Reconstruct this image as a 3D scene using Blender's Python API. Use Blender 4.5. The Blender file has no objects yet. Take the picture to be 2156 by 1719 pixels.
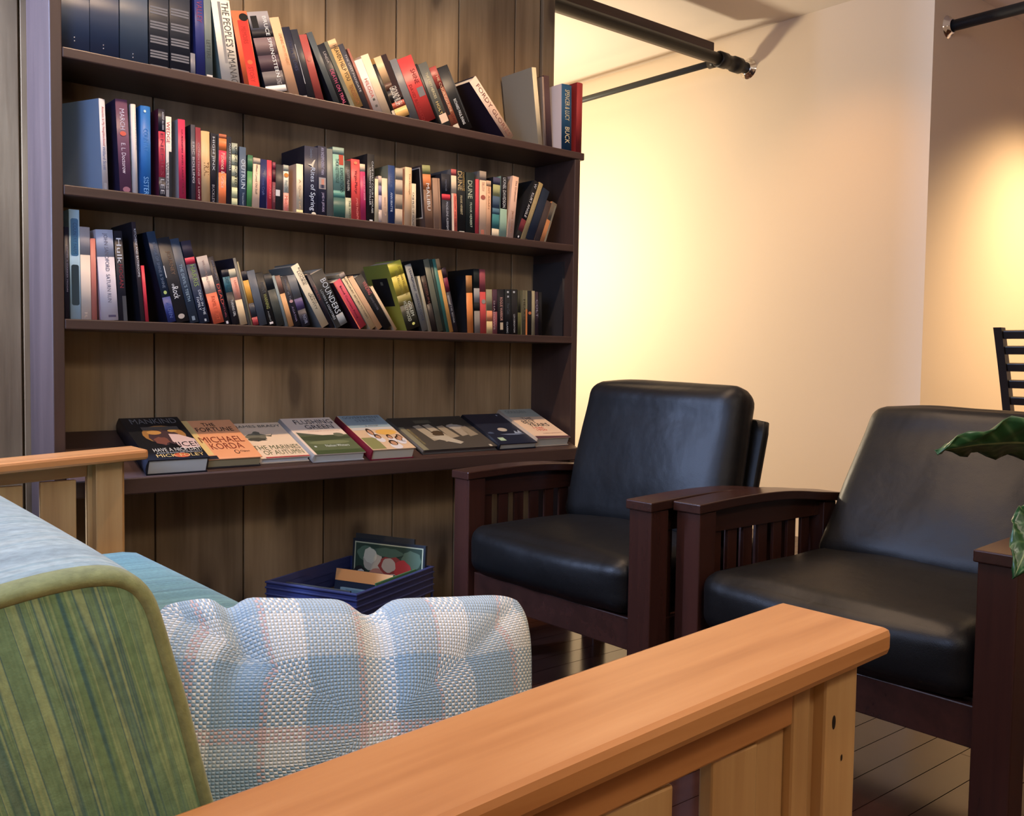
import bpy, bmesh, math, random
from mathutils import Vector, Matrix, noise as mnoise
random.seed(7)
S = bpy.context.scene
COL = S.collection
PI = math.pi
# ------------------------------------------------------------------ camera geometry (photo pixels -> rays)
F, CX, CY = 2010.0, 1078.0, 859.5
EYE = Vector((0, 0, .95))
CR = Matrix(((0.76893951, 0.02241018, -0.63892865), (-0.63915393, 0.04982962, -0.76746287), (0.01463859, 0.99850628, 0.05263952)))
CR = Matrix((CR[0], CR[1], CR[2]))
def ray(x, y): return CR @ Vector(((x - CX) / F, -(y - CY) / F, -1.0))
CRW = None
# world axes are the rows of CR written in camera space
def onY(x, y, Y0):
    d = ray(x, y); return EYE + d * (Y0 / d.y)
# ------------------------------------------------------------------ small helpers
def lin(c):
    c /= 255.0
    return c / 12.92 if c <= .04045 else ((c + .055) / 1.055) ** 2.4
def hexlin(h): return tuple(lin(int(h[i:i + 2], 16)) for i in (0, 2, 4))
WB = (1.0, .85, .70)      # colour of the warm lamplight the photo's colours were read under
def alb(h, k=.90):
    r = hexlin(h); return tuple(min(.86, max(.004, r[i] / WB[i] * k)) for i in range(3))
MATS = {}
def pmat(name, color, rough=.5, spec=.5, metal=0.0):
    m = bpy.data.materials.new(name); m.use_nodes = True
    b = m.node_tree.nodes['Principled BSDF']
    b.inputs['Base Color'].default_value = (*color, 1); b.inputs['Roughness'].default_value = rough
    b.inputs['Specular IOR Level'].default_value = spec; b.inputs['Metallic'].default_value = metal
    return m
def cmat(h, rough=.42, spec=.35):
    key = (h, rough)
    if key not in MATS: MATS[key] = pmat('print_' + h, alb(h), rough, spec)
    return MATS[key]
def nodes(m):
    nt = m.node_tree; return nt, nt.nodes, nt.links, nt.nodes['Principled BSDF']
def ramp(N, stops, interp='LINEAR'):
    r = N.new('ShaderNodeValToRGB'); cr = r.color_ramp; cr.interpolation = interp
    while len(cr.elements) > 1: cr.elements.remove(cr.elements[-1])
    cr.elements[0].position = stops[0][0]; cr.elements[0].color = (*stops[0][1], 1)
    for p, c in stops[1:]:
        e = cr.elements.new(p); e.color = (*c, 1)
    return r
def math_n(N, L, op, a, b=None):
    n = N.new('ShaderNodeMath'); n.operation = op
    for i, v in enumerate((a, b)):
        if v is None: continue
        if isinstance(v, (int, float)): n.inputs[i].default_value = v
        else: L.new(v, n.inputs[i])
    return n.outputs[0]
def bump(N, L, b, h, strength=.2, dist=.002):
    bp = N.new('ShaderNodeBump'); bp.inputs['Strength'].default_value = strength; bp.inputs['Distance'].default_value = dist
    L.new(h, bp.inputs['Height']); L.new(bp.outputs[0], b.inputs['Normal'])
def coords(N, L, scale, rot=(0, 0, 0), kind='Object'):
    t = N.new('ShaderNodeTexCoord'); mp = N.new('ShaderNodeMapping')
    mp.inputs['Scale'].default_value = scale; mp.inputs['Rotation'].default_value = rot
    L.new(t.outputs[kind], mp.inputs[0]); return mp.outputs[0]
def wood(name, stops, axis, rough=.35, grain=1.0, knots=False, spec=.5, island=False, bumpy=.08, fine=1.0):
    m = pmat(name, stops[0][1], rough, spec); nt, N, L, b = nodes(m)
    sc = [14 * grain] * 3; sc[axis] = .9 * grain
    c = coords(N, L, sc)
    if island:
        g = N.new('ShaderNodeNewGeometry'); va = N.new('ShaderNodeVectorMath'); va.operation = 'ADD'
        sc2 = N.new('ShaderNodeVectorMath'); sc2.operation = 'SCALE'; sc2.inputs[3].default_value = 37.0
        cb = N.new('ShaderNodeCombineXYZ')
        for i in range(3): L.new(g.outputs['Random Per Island'], cb.inputs[i])
        L.new(cb.outputs[0], sc2.inputs[0]); L.new(c, va.inputs[0]); L.new(sc2.outputs[0], va.inputs[1]); c = va.outputs[0]
    n1 = N.new('ShaderNodeTexNoise'); n1.inputs['Scale'].default_value = 1.0; n1.inputs['Detail'].default_value = 5; n1.inputs['Distortion'].default_value = .6
    L.new(c, n1.inputs['Vector'])
    n2 = N.new('ShaderNodeTexNoise'); n2.inputs['Scale'].default_value = 6.0; n2.inputs['Detail'].default_value = 3
    L.new(c, n2.inputs['Vector'])
    f = math_n(N, L, 'ADD', math_n(N, L, 'MULTIPLY', n1.outputs[0], .75), math_n(N, L, 'MULTIPLY', n2.outputs[0], .25 * fine))
    r = ramp(N, stops); L.new(f, r.inputs[0]); out = r.outputs[0]
    if knots:
        k = coords(N, L, (7.5, 0, 3.1), (PI / 2, 0, 0)); vo = N.new('ShaderNodeTexVoronoi'); vo.voronoi_dimensions = '2D'; vo.inputs['Scale'].default_value = .72
        nz = N.new('ShaderNodeTexNoise'); nz.inputs['Scale'].default_value = 1.3; L.new(k, nz.inputs['Vector'])
        mx0 = N.new('ShaderNodeMix'); mx0.data_type = 'VECTOR'; mx0.inputs[0].default_value = .22
        L.new(k, mx0.inputs[4]); L.new(nz.outputs['Color'], mx0.inputs[5]); L.new(mx0.outputs[1], vo.inputs['Vector'])
        kr = ramp(N, [(0, (1, 1, 1)), (.07, (.9, .9, .9)), (.13, (.35, .35, .35)), (.26, (.0, .0, .0))]); L.new(vo.outputs['Distance'], kr.inputs[0])
        mx = N.new('ShaderNodeMix'); mx.data_type = 'RGBA'; L.new(math_n(N, L, 'MULTIPLY', kr.outputs[0], .72), mx.inputs[0])
        L.new(out, mx.inputs[6]); mx.inputs[7].default_value = (.035, .022, .016, 1); out = mx.outputs[2]
        big = N.new('ShaderNodeTexNoise'); big.inputs['Scale'].default_value = 3.2; big.inputs['Detail'].default_value = 2
        bc = coords(N, L, (1, 1, .55)); L.new(bc, big.inputs['Vector'])
        br = ramp(N, [(.35, (.66, .62, .60)), (.62, (1.12, 1.12, 1.10))]); L.new(big.outputs[0], br.inputs[0])
        mm = N.new('ShaderNodeMix'); mm.data_type = 'RGBA'; mm.blend_type = 'MULTIPLY'; mm.inputs[0].default_value = 1
        L.new(out, mm.inputs[6]); L.new(br.outputs[0], mm.inputs[7]); out = mm.outputs[2]
    if island:
        ir = ramp(N, [(0, (.82, .82, .84)), (1, (1.12, 1.08, 1.02))]); L.new(g.outputs['Random Per Island'], ir.inputs[0])
        mi = N.new('ShaderNodeMix'); mi.data_type = 'RGBA'; mi.blend_type = 'MULTIPLY'; mi.inputs[0].default_value = 1
        L.new(out, mi.inputs[6]); L.new(ir.outputs[0], mi.inputs[7]); out = mi.outputs[2]
    L.new(out, b.inputs['Base Color'])
    if bumpy: bump(N, L, b, f, bumpy, .003)
    return m
def stripes(name, axis, stops, scale, rough=.85, tilt=0.0, sheen=.2):
    """cloth with irregular woven stripes that change along one object axis"""
    m = pmat(name, stops[0][1], rough, .2); nt, N, L, b = nodes(m)
    s = [0.015] * 3; s[axis] = 1.0
    t0 = N.new('ShaderNodeTexCoord'); m1 = N.new('ShaderNodeMapping'); m1.inputs['Rotation'].default_value = (0, tilt, 0); L.new(t0.outputs['Object'], m1.inputs[0])
    m2 = N.new('ShaderNodeMapping'); m2.inputs['Scale'].default_value = s; L.new(m1.outputs[0], m2.inputs[0])
    n = N.new('ShaderNodeTexNoise'); n.inputs['Scale'].default_value = scale; n.inputs['Detail'].default_value = 2.6; n.inputs['Roughness'].default_value = .7
    L.new(m2.outputs[0], n.inputs['Vector']); r = ramp(N, stops); L.new(n.outputs[0], r.inputs[0])
    t = N.new('ShaderNodeTexNoise'); t.inputs['Scale'].default_value = 140; t.inputs['Detail'].default_value = 2
    c2 = coords(N, L, (1, 1, 1)); L.new(c2, t.inputs['Vector'])
    sp = ramp(N, [(.25, (.80, .80, .80)), (.75, (1.18, 1.18, 1.18))]); L.new(t.outputs[0], sp.inputs[0])
    mm = N.new('ShaderNodeMix'); mm.data_type = 'RGBA'; mm.blend_type = 'MULTIPLY'; mm.inputs[0].default_value = 1
    L.new(r.outputs[0], mm.inputs[6]); L.new(sp.outputs[0], mm.inputs[7]); L.new(mm.outputs[2], b.inputs['Base Color'])
    w = N.new('ShaderNodeTexNoise'); w.inputs['Scale'].default_value = 700; L.new(c2, w.inputs['Vector'])
    bump(N, L, b, w.outputs[0], .35, .0008)
    b.inputs['Sheen Weight'].default_value = sheen
    return m
# ------------------------------------------------------------------ objects
def tag(o, label=None, cat=None, group=None, kind=None):
    if label: o['label'] = label
    if cat: o['category'] = cat
    if group: o['group'] = group
    if kind: o['kind'] = kind
    return o
def empty(name, loc=(0, 0, 0), rot=(0, 0, 0), label=None, cat=None, group=None):
    o = bpy.data.objects.new(name, None); o.empty_display_size = .05; COL.objects.link(o)
    o.location = loc; o.rotation_euler = rot
    return tag(o, label, cat, group)
def obj(name, bm, mats, parent=None, smooth=False, kind=None):
    me = bpy.data.meshes.new(name)
    if isinstance(bm, bmesh.types.BMesh):
        bmesh.ops.recalc_face_normals(bm, faces=bm.faces[:]); bm.to_mesh(me); bm.free()
    else: me = bm
    for m in (mats if isinstance(mats, (list, tuple)) else [mats]): me.materials.append(m)
    if smooth:
        for p in me.polygons: p.use_smooth = True
    o = bpy.data.objects.new(name, me); COL.objects.link(o)
    if parent: o.parent = parent
    if kind: o['kind'] = kind
    return o
def struct(name, bm, mats, smooth=False): return obj(name, bm, mats, None, smooth, 'structure')
def box(bm, x0, x1, y0, y1, z0, z1, bev=0.0, seg=2, M=None, mi=0):
    t = bmesh.new()
    bmesh.ops.create_cube(t, size=1)
    for v in t.verts: v.co = Vector(((x0 + x1) / 2 + v.co.x * (x1 - x0), (y0 + y1) / 2 + v.co.y * (y1 - y0), (z0 + z1) / 2 + v.co.z * (z1 - z0)))
    if bev: bmesh.ops.bevel(t, geom=t.edges[:], offset=bev, segments=seg, affect='EDGES', profile=.5)
    add(bm, t, M, mi); return bm
def add(bm, t, M=None, mi=None):
    if M is not None: bmesh.ops.transform(t, matrix=M, verts=t.verts[:])
    if mi is not None:
        for f in t.faces: f.material_index = mi
    me = bpy.data.meshes.new('t'); t.to_mesh(me); t.free(); bm.from_mesh(me); bpy.data.meshes.remove(me)
def nb(): return bmesh.new()
def prism(bm, pts, a0, a1, axis, bev=0, mi=0):
    """polygon pts in the plane across axis, run from a0 to a1"""
    t = bmesh.new()
    def P(p, a): return {0: (a, p[0], p[1]), 1: (p[0], a, p[1]), 2: (p[0], p[1], a)}[axis]
    A = [t.verts.new(P(p, a0)) for p in pts]; B = [t.verts.new(P(p, a1)) for p in pts]
    t.faces.new(A); t.faces.new(B[::-1])
    for i in range(len(pts)):
        j = (i + 1) % len(pts); t.faces.new((A[j], A[i], B[i], B[j]))
    bmesh.ops.recalc_face_normals(t, faces=t.faces[:])
    if bev:
        es = [e for e in t.edges if len(e.link_faces) == 2 and e.calc_face_angle(0) > .6]
        bmesh.ops.bevel(t, geom=es, offset=bev, segments=2, affect='EDGES', profile=.5)
    add(bm, t, None, mi); return bm
def tube(bm, pts, rad, n=12, mi=0, caps=True):
    pts = [Vector(p) for p in pts]; rads = rad if isinstance(rad, (list, tuple)) else [rad] * len(pts)
    rings = []; up = Vector((0, 0, 1))
    for i, p in enumerate(pts):
        d = (pts[min(i + 1, len(pts) - 1)] - pts[max(i - 1, 0)]).normalized()
        u = d.cross(up if abs(d.z) < .9 else Vector((1, 0, 0))).normalized(); w = d.cross(u)
        rings.append([bm.verts.new(p + (u * math.cos(2 * PI * k / n) + w * math.sin(2 * PI * k / n)) * rads[i]) for k in range(n)])
    for a, b in zip(rings, rings[1:]):
        for k in range(n):
            f = bm.faces.new((a[k], a[(k + 1) % n], b[(k + 1) % n], b[k])); f.smooth = True; f.material_index = mi
    if caps: bm.faces.new(rings[0]); bm.faces.new(rings[-1][::-1])
    return bm
def cushion(sx, sy, sz, rad, puff=(0, 0, 0), n=18, power=2.2, wrinkle=0, seed=0):
    """rounded upholstered block centred on the origin; puff swells each pair of faces"""
    bm = bmesh.new(); bmesh.ops.create_cube(bm, size=2)
    bmesh.ops.subdivide_edges(bm, edges=bm.edges[:], cuts=n, use_grid_fill=True)
    h = Vector((sx / 2, sy / 2, sz / 2))
    for v in bm.verts:
        q = v.co.copy()
        # spread the grid towards the edges so that the roll of the edge is smooth
        q = Vector([math.copysign(abs(c) ** .8, c) for c in q])
        p = Vector((q.x * h.x, q.y * h.y, q.z * h.z))
        inner = Vector([max(-(h[i] - rad), min(h[i] - rad, p[i])) for i in range(3)])
        d = p - inner
        if d.length > 1e-9: p = inner + d.normalized() * min(d.length, rad) if d.length > rad or True and sum(1 for i in range(3) if abs(d[i]) > 1e-9) > 1 else p
        for i in range(3):
            j, k = (i + 1) % 3, (i + 2) % 3
            wgt = (1 - abs(q[j]) ** power) * (1 - abs(q[k]) ** power)
            if abs(q[i]) > .999: p[i] += math.copysign(puff[i] * wgt, q[i])
        if wrinkle:
            p += Vector(mnoise.noise_vector(p * 7 + Vector((seed, 0, 0)))) * wrinkle
        v.co = p
    return bm
TX = {}
def text_shape(s):
    if s not in TX:
        cu = bpy.data.curves.new('t', 'FONT'); cu.body = s; cu.resolution_u = 2; cu.fill_mode = 'BOTH' if cu.dimensions == '3D' else cu.fill_mode
        cu.dimensions = '2D'; cu.fill_mode = 'BOTH'
        o = bpy.data.objects.new('t', cu); me = bpy.data.meshes.new_from_object(o)
        vs = [v.co.copy() for v in me.vertices]; fs = [tuple(p.vertices) for p in me.polygons]
        x0 = min(v.x for v in vs); x1 = max(v.x for v in vs); y0 = min(v.y for v in vs); y1 = max(v.y for v in vs)
        TX[s] = ([((v.x - x0) / (x1 - x0), (v.y - y0) / (y1 - y0)) for v in vs], fs)
        bpy.data.objects.remove(o); bpy.data.curves.remove(cu); bpy.data.meshes.remove(me)
    return TX[s]
def text_obj(s, fn, mat, parent, name='title'):
    vs, fs = text_shape(s)
    me = bpy.data.meshes.new(name); me.from_pydata([fn(u, v) for u, v in vs], [], fs); me.update()
    return obj(name, me, mat, parent)
# ------------------------------------------------------------------ materials of the place
M_floor = wood('cherry_strip_floor', [(.28, (.024, .010, .007)), (.5, (.040, .016, .011)), (.75, (.060, .024, .016))], 0, .17, 1.0, island=True, bumpy=.03, spec=.28)
M_subfloor = pmat('dark_subfloor', (.006, .004, .003), .9, .1)
def plaster(name, col):
    m = pmat(name, col, .75, .2); nt, N, L, b = nodes(m)
    n = N.new('ShaderNodeTexNoise'); n.inputs['Scale'].default_value = 160; n.inputs['Detail'].default_value = 3
    L.new(coords(N, L, (1, 1, 1)), n.inputs['Vector']); bump(N, L, b, n.outputs[0], .12, .002); return m
M_wall = plaster('cream_painted_wall', (.75, .62, .475))
M_ceil = plaster('painted_ceiling', (.74, .66, .58))
M_plank = wood('rough_sawn_boards', [(.25, (.15, .104, .058)), (.45, (.265, .190, .108)), (.62, (.335, .245, .144)), (.8, (.39, .295, .18))], 2, .75, 1.0, True, .2, True, .35)
M_shelf = wood('dark_stained_shelf', [(.25, (.032, .018, .016)), (.5, (.052, .029, .025)), (.8, (.080, .046, .038))], 0, .42, 1.0, bumpy=.15)
M_side = wood('dark_stained_upright', [(.25, (.030, .018, .017)), (.5, (.048, .029, .026)), (.8, (.07, .042, .036))], 2, .38, 1.0, bumpy=.15)
M_pine = wood('varnished_pine_cap', [(.28, (.34, .125, .035)), (.5, (.47, .20, .065)), (.75, (.60, .29, .11))], 0, .30, 1.0, bumpy=.05)
M_pinev = wood('varnished_pine_slat', [(.28, (.38, .195, .070)), (.5, (.50, .285, .112)), (.75, (.60, .375, .165))], 2, .38, 1.2, bumpy=.05)
M_mahog = wood('dark_mahogany', [(.3, (.022, .0085, .006)), (.5, (.034, .012, .008)), (.75, (.048, .016, .011))], 0, .27, 1.0, bumpy=.04)
M_mahogv = wood('dark_mahogany_post', [(.3, (.024, .0085, .0062)), (.5, (.037, .0125, .0085)), (.75, (.052, .017, .012))], 2, .27, 1.0, bumpy=.04)
M_leather = pmat('black_leather', (.0046, .0042, .0040), .43, .25)
nt, N, L, b = nodes(M_leather)
vo = N.new('ShaderNodeTexVoronoi'); vo.inputs['Scale'].default_value = 420; c = coords(N, L, (1, 1, 1)); L.new(c, vo.inputs['Vector'])
wr = N.new('ShaderNodeTexNoise'); wr.inputs['Scale'].default_value = 9; wr.inputs['Detail'].default_value = 3; L.new(c, wr.inputs['Vector'])
bump(N, L, b, math_n(N, L, 'ADD', math_n(N, L, 'MULTIPLY', vo.outputs['Distance'], .10), math_n(N, L, 'MULTIPLY', wr.outputs[0], 2.5)), .38, .004)
M_iron = pmat('black_iron_pipe', (.018, .017, .017), .42, .5, .4)
M_chrome = pmat('chrome', (.85, .83, .80), .12, .5, 1.0)
M_greyiron = pmat('grey_painted_pipe', (.045, .05, .05), .5)
M_crate = pmat('blue_crate_plastic', (.026, .034, .115), .42, .5)
M_pages = pmat('book_pages', (.66, .58, .46), .85, .1)
M_leaf = pmat('glossy_leaf', (.02, .075, .02), .3, .5)
nt, N, L, b = nodes(M_leaf)
uv = N.new('ShaderNodeUVMap'); sx = N.new('ShaderNodeSeparateXYZ'); L.new(uv.outputs[0], sx.inputs[0])
sd = math_n(N, L, 'ABSOLUTE', math_n(N, L, 'SUBTRACT', sx.outputs[1], .5))
ph = math_n(N, L, 'SUBTRACT', math_n(N, L, 'MULTIPLY', sx.outputs[0], 9.0), math_n(N, L, 'MULTIPLY', sd, 3.2))
vn = math_n(N, L, 'POWER', math_n(N, L, 'ABSOLUTE', math_n(N, L, 'SINE', math_n(N, L, 'MULTIPLY', ph, PI))), 4.0)
rib = math_n(N, L, 'LESS_THAN', sd, .025)
f_ = math_n(N, L, 'MAXIMUM', rib, math_n(N, L, 'MULTIPLY', vn, .55))
lr = ramp(N, [(0, (.014, .062, .018)), (.35, (.022, .080, .024)), (.7, (.09, .16, .06)), (1, (.24, .29, .13))]); L.new(f_, lr.inputs[0]); L.new(lr.outputs[0], b.inputs['Base Color'])
bump(N, L, b, vn, -.4, .004)
M_stem = pmat('leaf_stem', (.06, .13, .03), .45)
M_pot = pmat('terracotta_glaze', (.12, .05, .03), .4)
M_soil = pmat('potting_soil', (.02, .014, .01), .95, .1)
M_stool = pmat('black_stool_wood', (.012, .009, .008), .35)
M_stoolseat = pmat('brown_stool_seat', (.22, .12, .07), .5)
GREEN = [(.27, (.05, .13, .14)), (.34, (.065, .15, .135)), (.39, (.16, .27, .13)), (.43, (.12, .22, .12)), (.465, (.25, .35, .17)), (.495, (.13, .23, .13)), (.53, (.17, .28, .15)), (.56, (.065, .145, .14)), (.595, (.27, .36, .18)), (.64, (.18, .29, .16)), (.69, (.08, .16, .13)), (.78, (.25, .35, .19))]
M_green = stripes('green_striped_ticking', 0, GREEN, 70, tilt=math.radians(15))
TEAL = [(.28, (.20, .28, .30)), (.42, (.27, .36, .38)), (.50, (.33, .42, .42)), (.54, (.22, .32, .34)), (.62, (.30, .39, .40)), (.76, (.36, .42, .39))]  # paler than the seat cloth: window light mixed into these stripe colours
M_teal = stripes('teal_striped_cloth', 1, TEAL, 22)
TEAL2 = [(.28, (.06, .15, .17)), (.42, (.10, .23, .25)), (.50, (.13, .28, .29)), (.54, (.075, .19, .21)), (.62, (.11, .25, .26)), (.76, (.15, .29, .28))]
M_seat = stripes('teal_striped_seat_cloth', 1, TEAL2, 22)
M_olive = stripes('olive_binding', 1, [(.3, (.17, .20, .085)), (.7, (.24, .27, .12))], 40)
# ------------------------------------------------------------------ the room
H = 2.80
bm = nb(); rf = random.Random(5); y = -2.3 + .0085
while y < 7.1:       # strip boards laid parallel to the bookcase
    x = -.5 - rf.random() * .7
    while x < 7.2:
        x2 = x + rf.uniform(.7, 1.3)
        t = [bm.verts.new(q) for q in ((x + .0008, y + .0011, 0), (x2 - .0008, y + .0011, 0), (x2 - .0008, y + .0824, 0), (x + .0008, y + .0824, 0), (x + .0008, y + .0011, -.01), (x2 - .0008, y + .0011, -.01), (x2 - .0008, y + .0824, -.01), (x + .0008, y + .0824, -.01))]
        for q in ((0, 1, 2, 3), (0, 4, 5, 1), (1, 5, 6, 2), (2, 6, 7, 3), (3, 7, 4, 0)): bm.faces.new([t[i] for i in q])
        x = x2
    y += .0835
for f in bm.faces: f.material_index = 0
box(bm, -.6, 7.2, -2.3, 7.2, -.06, -.010, 0, 1, None, 1); struct('floor', bm, [M_floor, M_subfloor])
bm = nb(); box(bm, -.6, 7.2, -2.3, 7.2, H, H + .06); struct('ceiling', bm, M_ceil)
# plank partition the bookcase stands against: one board per plank, narrow gaps, same run
bm = nb(); seams = [-.35, -.12, .10, .36, .647, 1.007, 1.288, 1.575, 1.851, 2.122, 2.390, 2.519]
for a, b_ in zip(seams, seams[1:]): box(bm, a + .0025, b_ - .0025, 2.885, 2.905, 0, H, .002, 1)
box(bm, 2.5215, 2.585, 2.872, 2.99, 0, H, .003, 1)
box(bm, -.35, 2.575, 2.905, 2.985, 0, H)
struct('wall_back', bm, M_plank)
bm = nb(); prism(bm, [(4.5, 2.30), (7.2, 2.30), (7.2, 2.42), (4.62, 2.42), (4.62, 7.0), (4.5, 7.0)], 0, H, 2); struct('wall_right', bm, M_wall)
bm = nb(); box(bm, -.35, 4.5, 7.0, 7.12, 0, H); struct('wall_far', bm, M_wall)
bm = nb(); box(bm, 7.08, 7.2, -2.2, 2.30, 0, H); struct('wall_side', bm, M_wall)
bm = nb(); box(bm, -.35, 7.08, -2.3, -2.2, 0, H); struct('wall_near', bm, M_wall)
# unseen left wall: windows beside sofa and bookcase, sized to steer the daylight
WINS = ((.25, 1.65, 1.15, 2.35), (2.66, 2.88, 1.10, 2.62))
bm = nb(); ys_ = [-2.3, .25, 1.65, 2.66, 2.88, 7.0]
for i in (0, 2, 4): box(bm, -.47, -.35, ys_[i], ys_[i + 1], 0, H)
for (y0, y1, z0, z1) in WINS: box(bm, -.47, -.35, y0, y1, 0, z0); box(bm, -.47, -.35, y0, y1, z1, H)
struct('wall_left', bm, M_wall)
M_wf = pmat('white_window_frame', (.75, .75, .75), .4)
for i, (y0, y1, z0, z1) in enumerate(WINS):
    bm = nb()
    for q in ((y0, y0 + .04, z0, z1), (y1 - .04, y1, z0, z1), (y0 + .04, y1 - .04, z0, z0 + .04), (y0 + .04, y1 - .04, z1 - .04, z1)): box(bm, -.45, -.40, *q, .004)
    box(bm, -.37, -.30, y0 - .01, y1 + .01, z0 - .03, z0, .005)
    struct('window_%d' % (i + 1), bm, M_wf)
# ------------------------------------------------------------------ overhead pipes and beam
pipe = empty('sprinkler_pipe', (4.5, 3.372, 2.595), label='black iron sprinkler pipe under the beam, ending in a chrome collar on the wall', cat='pipe')
bm = nb(); tube(bm, [(-4.85, 0, 0), (-.002, 0, 0)], .031, 20); obj('main_pipe', bm, M_iron, pipe)
bm = nb(); tube(bm, [(-.268, 0, 0), (-.265, 0, 0), (-.206, 0, 0), (-.204, 0, 0), (-.136, 0, 0), (-.134, 0, 0), (-.078, 0, 0), (-.075, 0, 0)], [.036, .043, .043, .0375, .0375, .043, .043, .036], 20)
obj('coupling', bm, M_iron, pipe)
bm = nb(); tube(bm, [(-1.62, 0, 0), (-1.618, 0, 0), (-1.53, 0, 0), (-1.528, 0, 0)], [.032, .040, .040, .032], 20); obj('coupling', bm, M_iron, pipe)
bm = nb(); tube(bm, [(-.23, .03, 0), (-.23, .09, 0)], .028, 16); obj('tee_outlet', bm, M_iron, pipe)
bm = nb(); tube(bm, [(-.23, .09, 0), (-.23, 3.625, 0)], .018, 14); obj('branch_pipe', bm, M_greyiron, pipe)
def collar(parent, M):
    bm = nb(); t = bmesh.new(); prof = [(.032, .026), (.036, .026), (.040, .014), (.052, .008), (.058, .0)]
    n = 32; rings = [[t.verts.new((-h, r * math.cos(2 * PI * k / n), r * math.sin(2 * PI * k / n))) for k in range(n)] for r, h in prof]
    for a, b in zip(rings, rings[1:]):
        for k in range(n): t.faces.new((a[k], a[(k + 1) % n], b[(k + 1) % n], b[k])).smooth = True
    add(bm, t, M, 0); return obj('wall_collar', bm, M_chrome, parent, True)
collar(pipe, Matrix.Identity(4))
pipe2 = empty('sprinkler_pipe', (4.640, 2.30, 2.588), label='black pipe with a chrome collar high on the shaded end wall at the right', cat='pipe')
bm = nb(); tube(bm, [(0, -.002, 0), (0, -4.495, 0)], .027, 18); obj('main_pipe', bm, M_iron, pipe2)
collar(pipe2, Matrix.Rotation(PI / 2, 4, 'Z') @ Matrix.Scale(.95, 4))
bm = nb(); box(bm, -.345, 4.215, 3.385, 3.445, 2.59, 2.682, .004); tag(obj('ceiling_beam', bm, wood('brown_beam', [(.3, (.05, .03, .025)), (.6, (.09, .055, .045)), (.8, (.12, .08, .06))], 0, .6)), 'long brown wooden beam lying along the top of the black sprinkler pipe', 'beam')
# ------------------------------------------------------------------ bookcase
BX0, BX1 = .6645, 2.527
bc = empty('bookcase', (0, 0, 0), label='dark stained wooden bookcase filled with books against the plank wall', cat='bookcase')
bm = nb(); box(bm, BX0, .694, 2.65, 2.884, 0, 2.45, .0025); obj('side_panel', bm, M_side, bc)
bm = nb(); box(bm, 2.499, BX1, 2.652, 2.884, 0, 1.700, .0025); obj('side_panel', bm, M_side, bc)
ZS = (1.728, 1.379, 1.034)
for z, x1 in zip(ZS, (2.546, 2.4985, 2.4985)):
    bm = nb(); box(bm, .6945, x1, 2.65, 2.884, z - .027, z, .003); obj('shelf', bm, M_shelf, bc)
SL = math.radians(22)
def slope(v, t=0.0): # point of the slanted display shelf: v up the slope, t off its face -> (y, z)
    return (2.65 + v * math.cos(SL) - t * math.sin(SL), .63 + v * math.sin(SL) + t * math.cos(SL))
bm = nb(); prism(bm, [slope(-.055), slope(.246), slope(.246, -.025), slope(-.055, -.025)], .6945, 2.4985, 0, .002); obj('display_shelf', bm, M_shelf, bc)
bm = nb(); y, z = slope(-.055)
box(bm, .6945, 2.4985, y - .022, y, z - .038, z + .008, .004); obj('front_lip', bm, M_shelf, bc)
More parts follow.
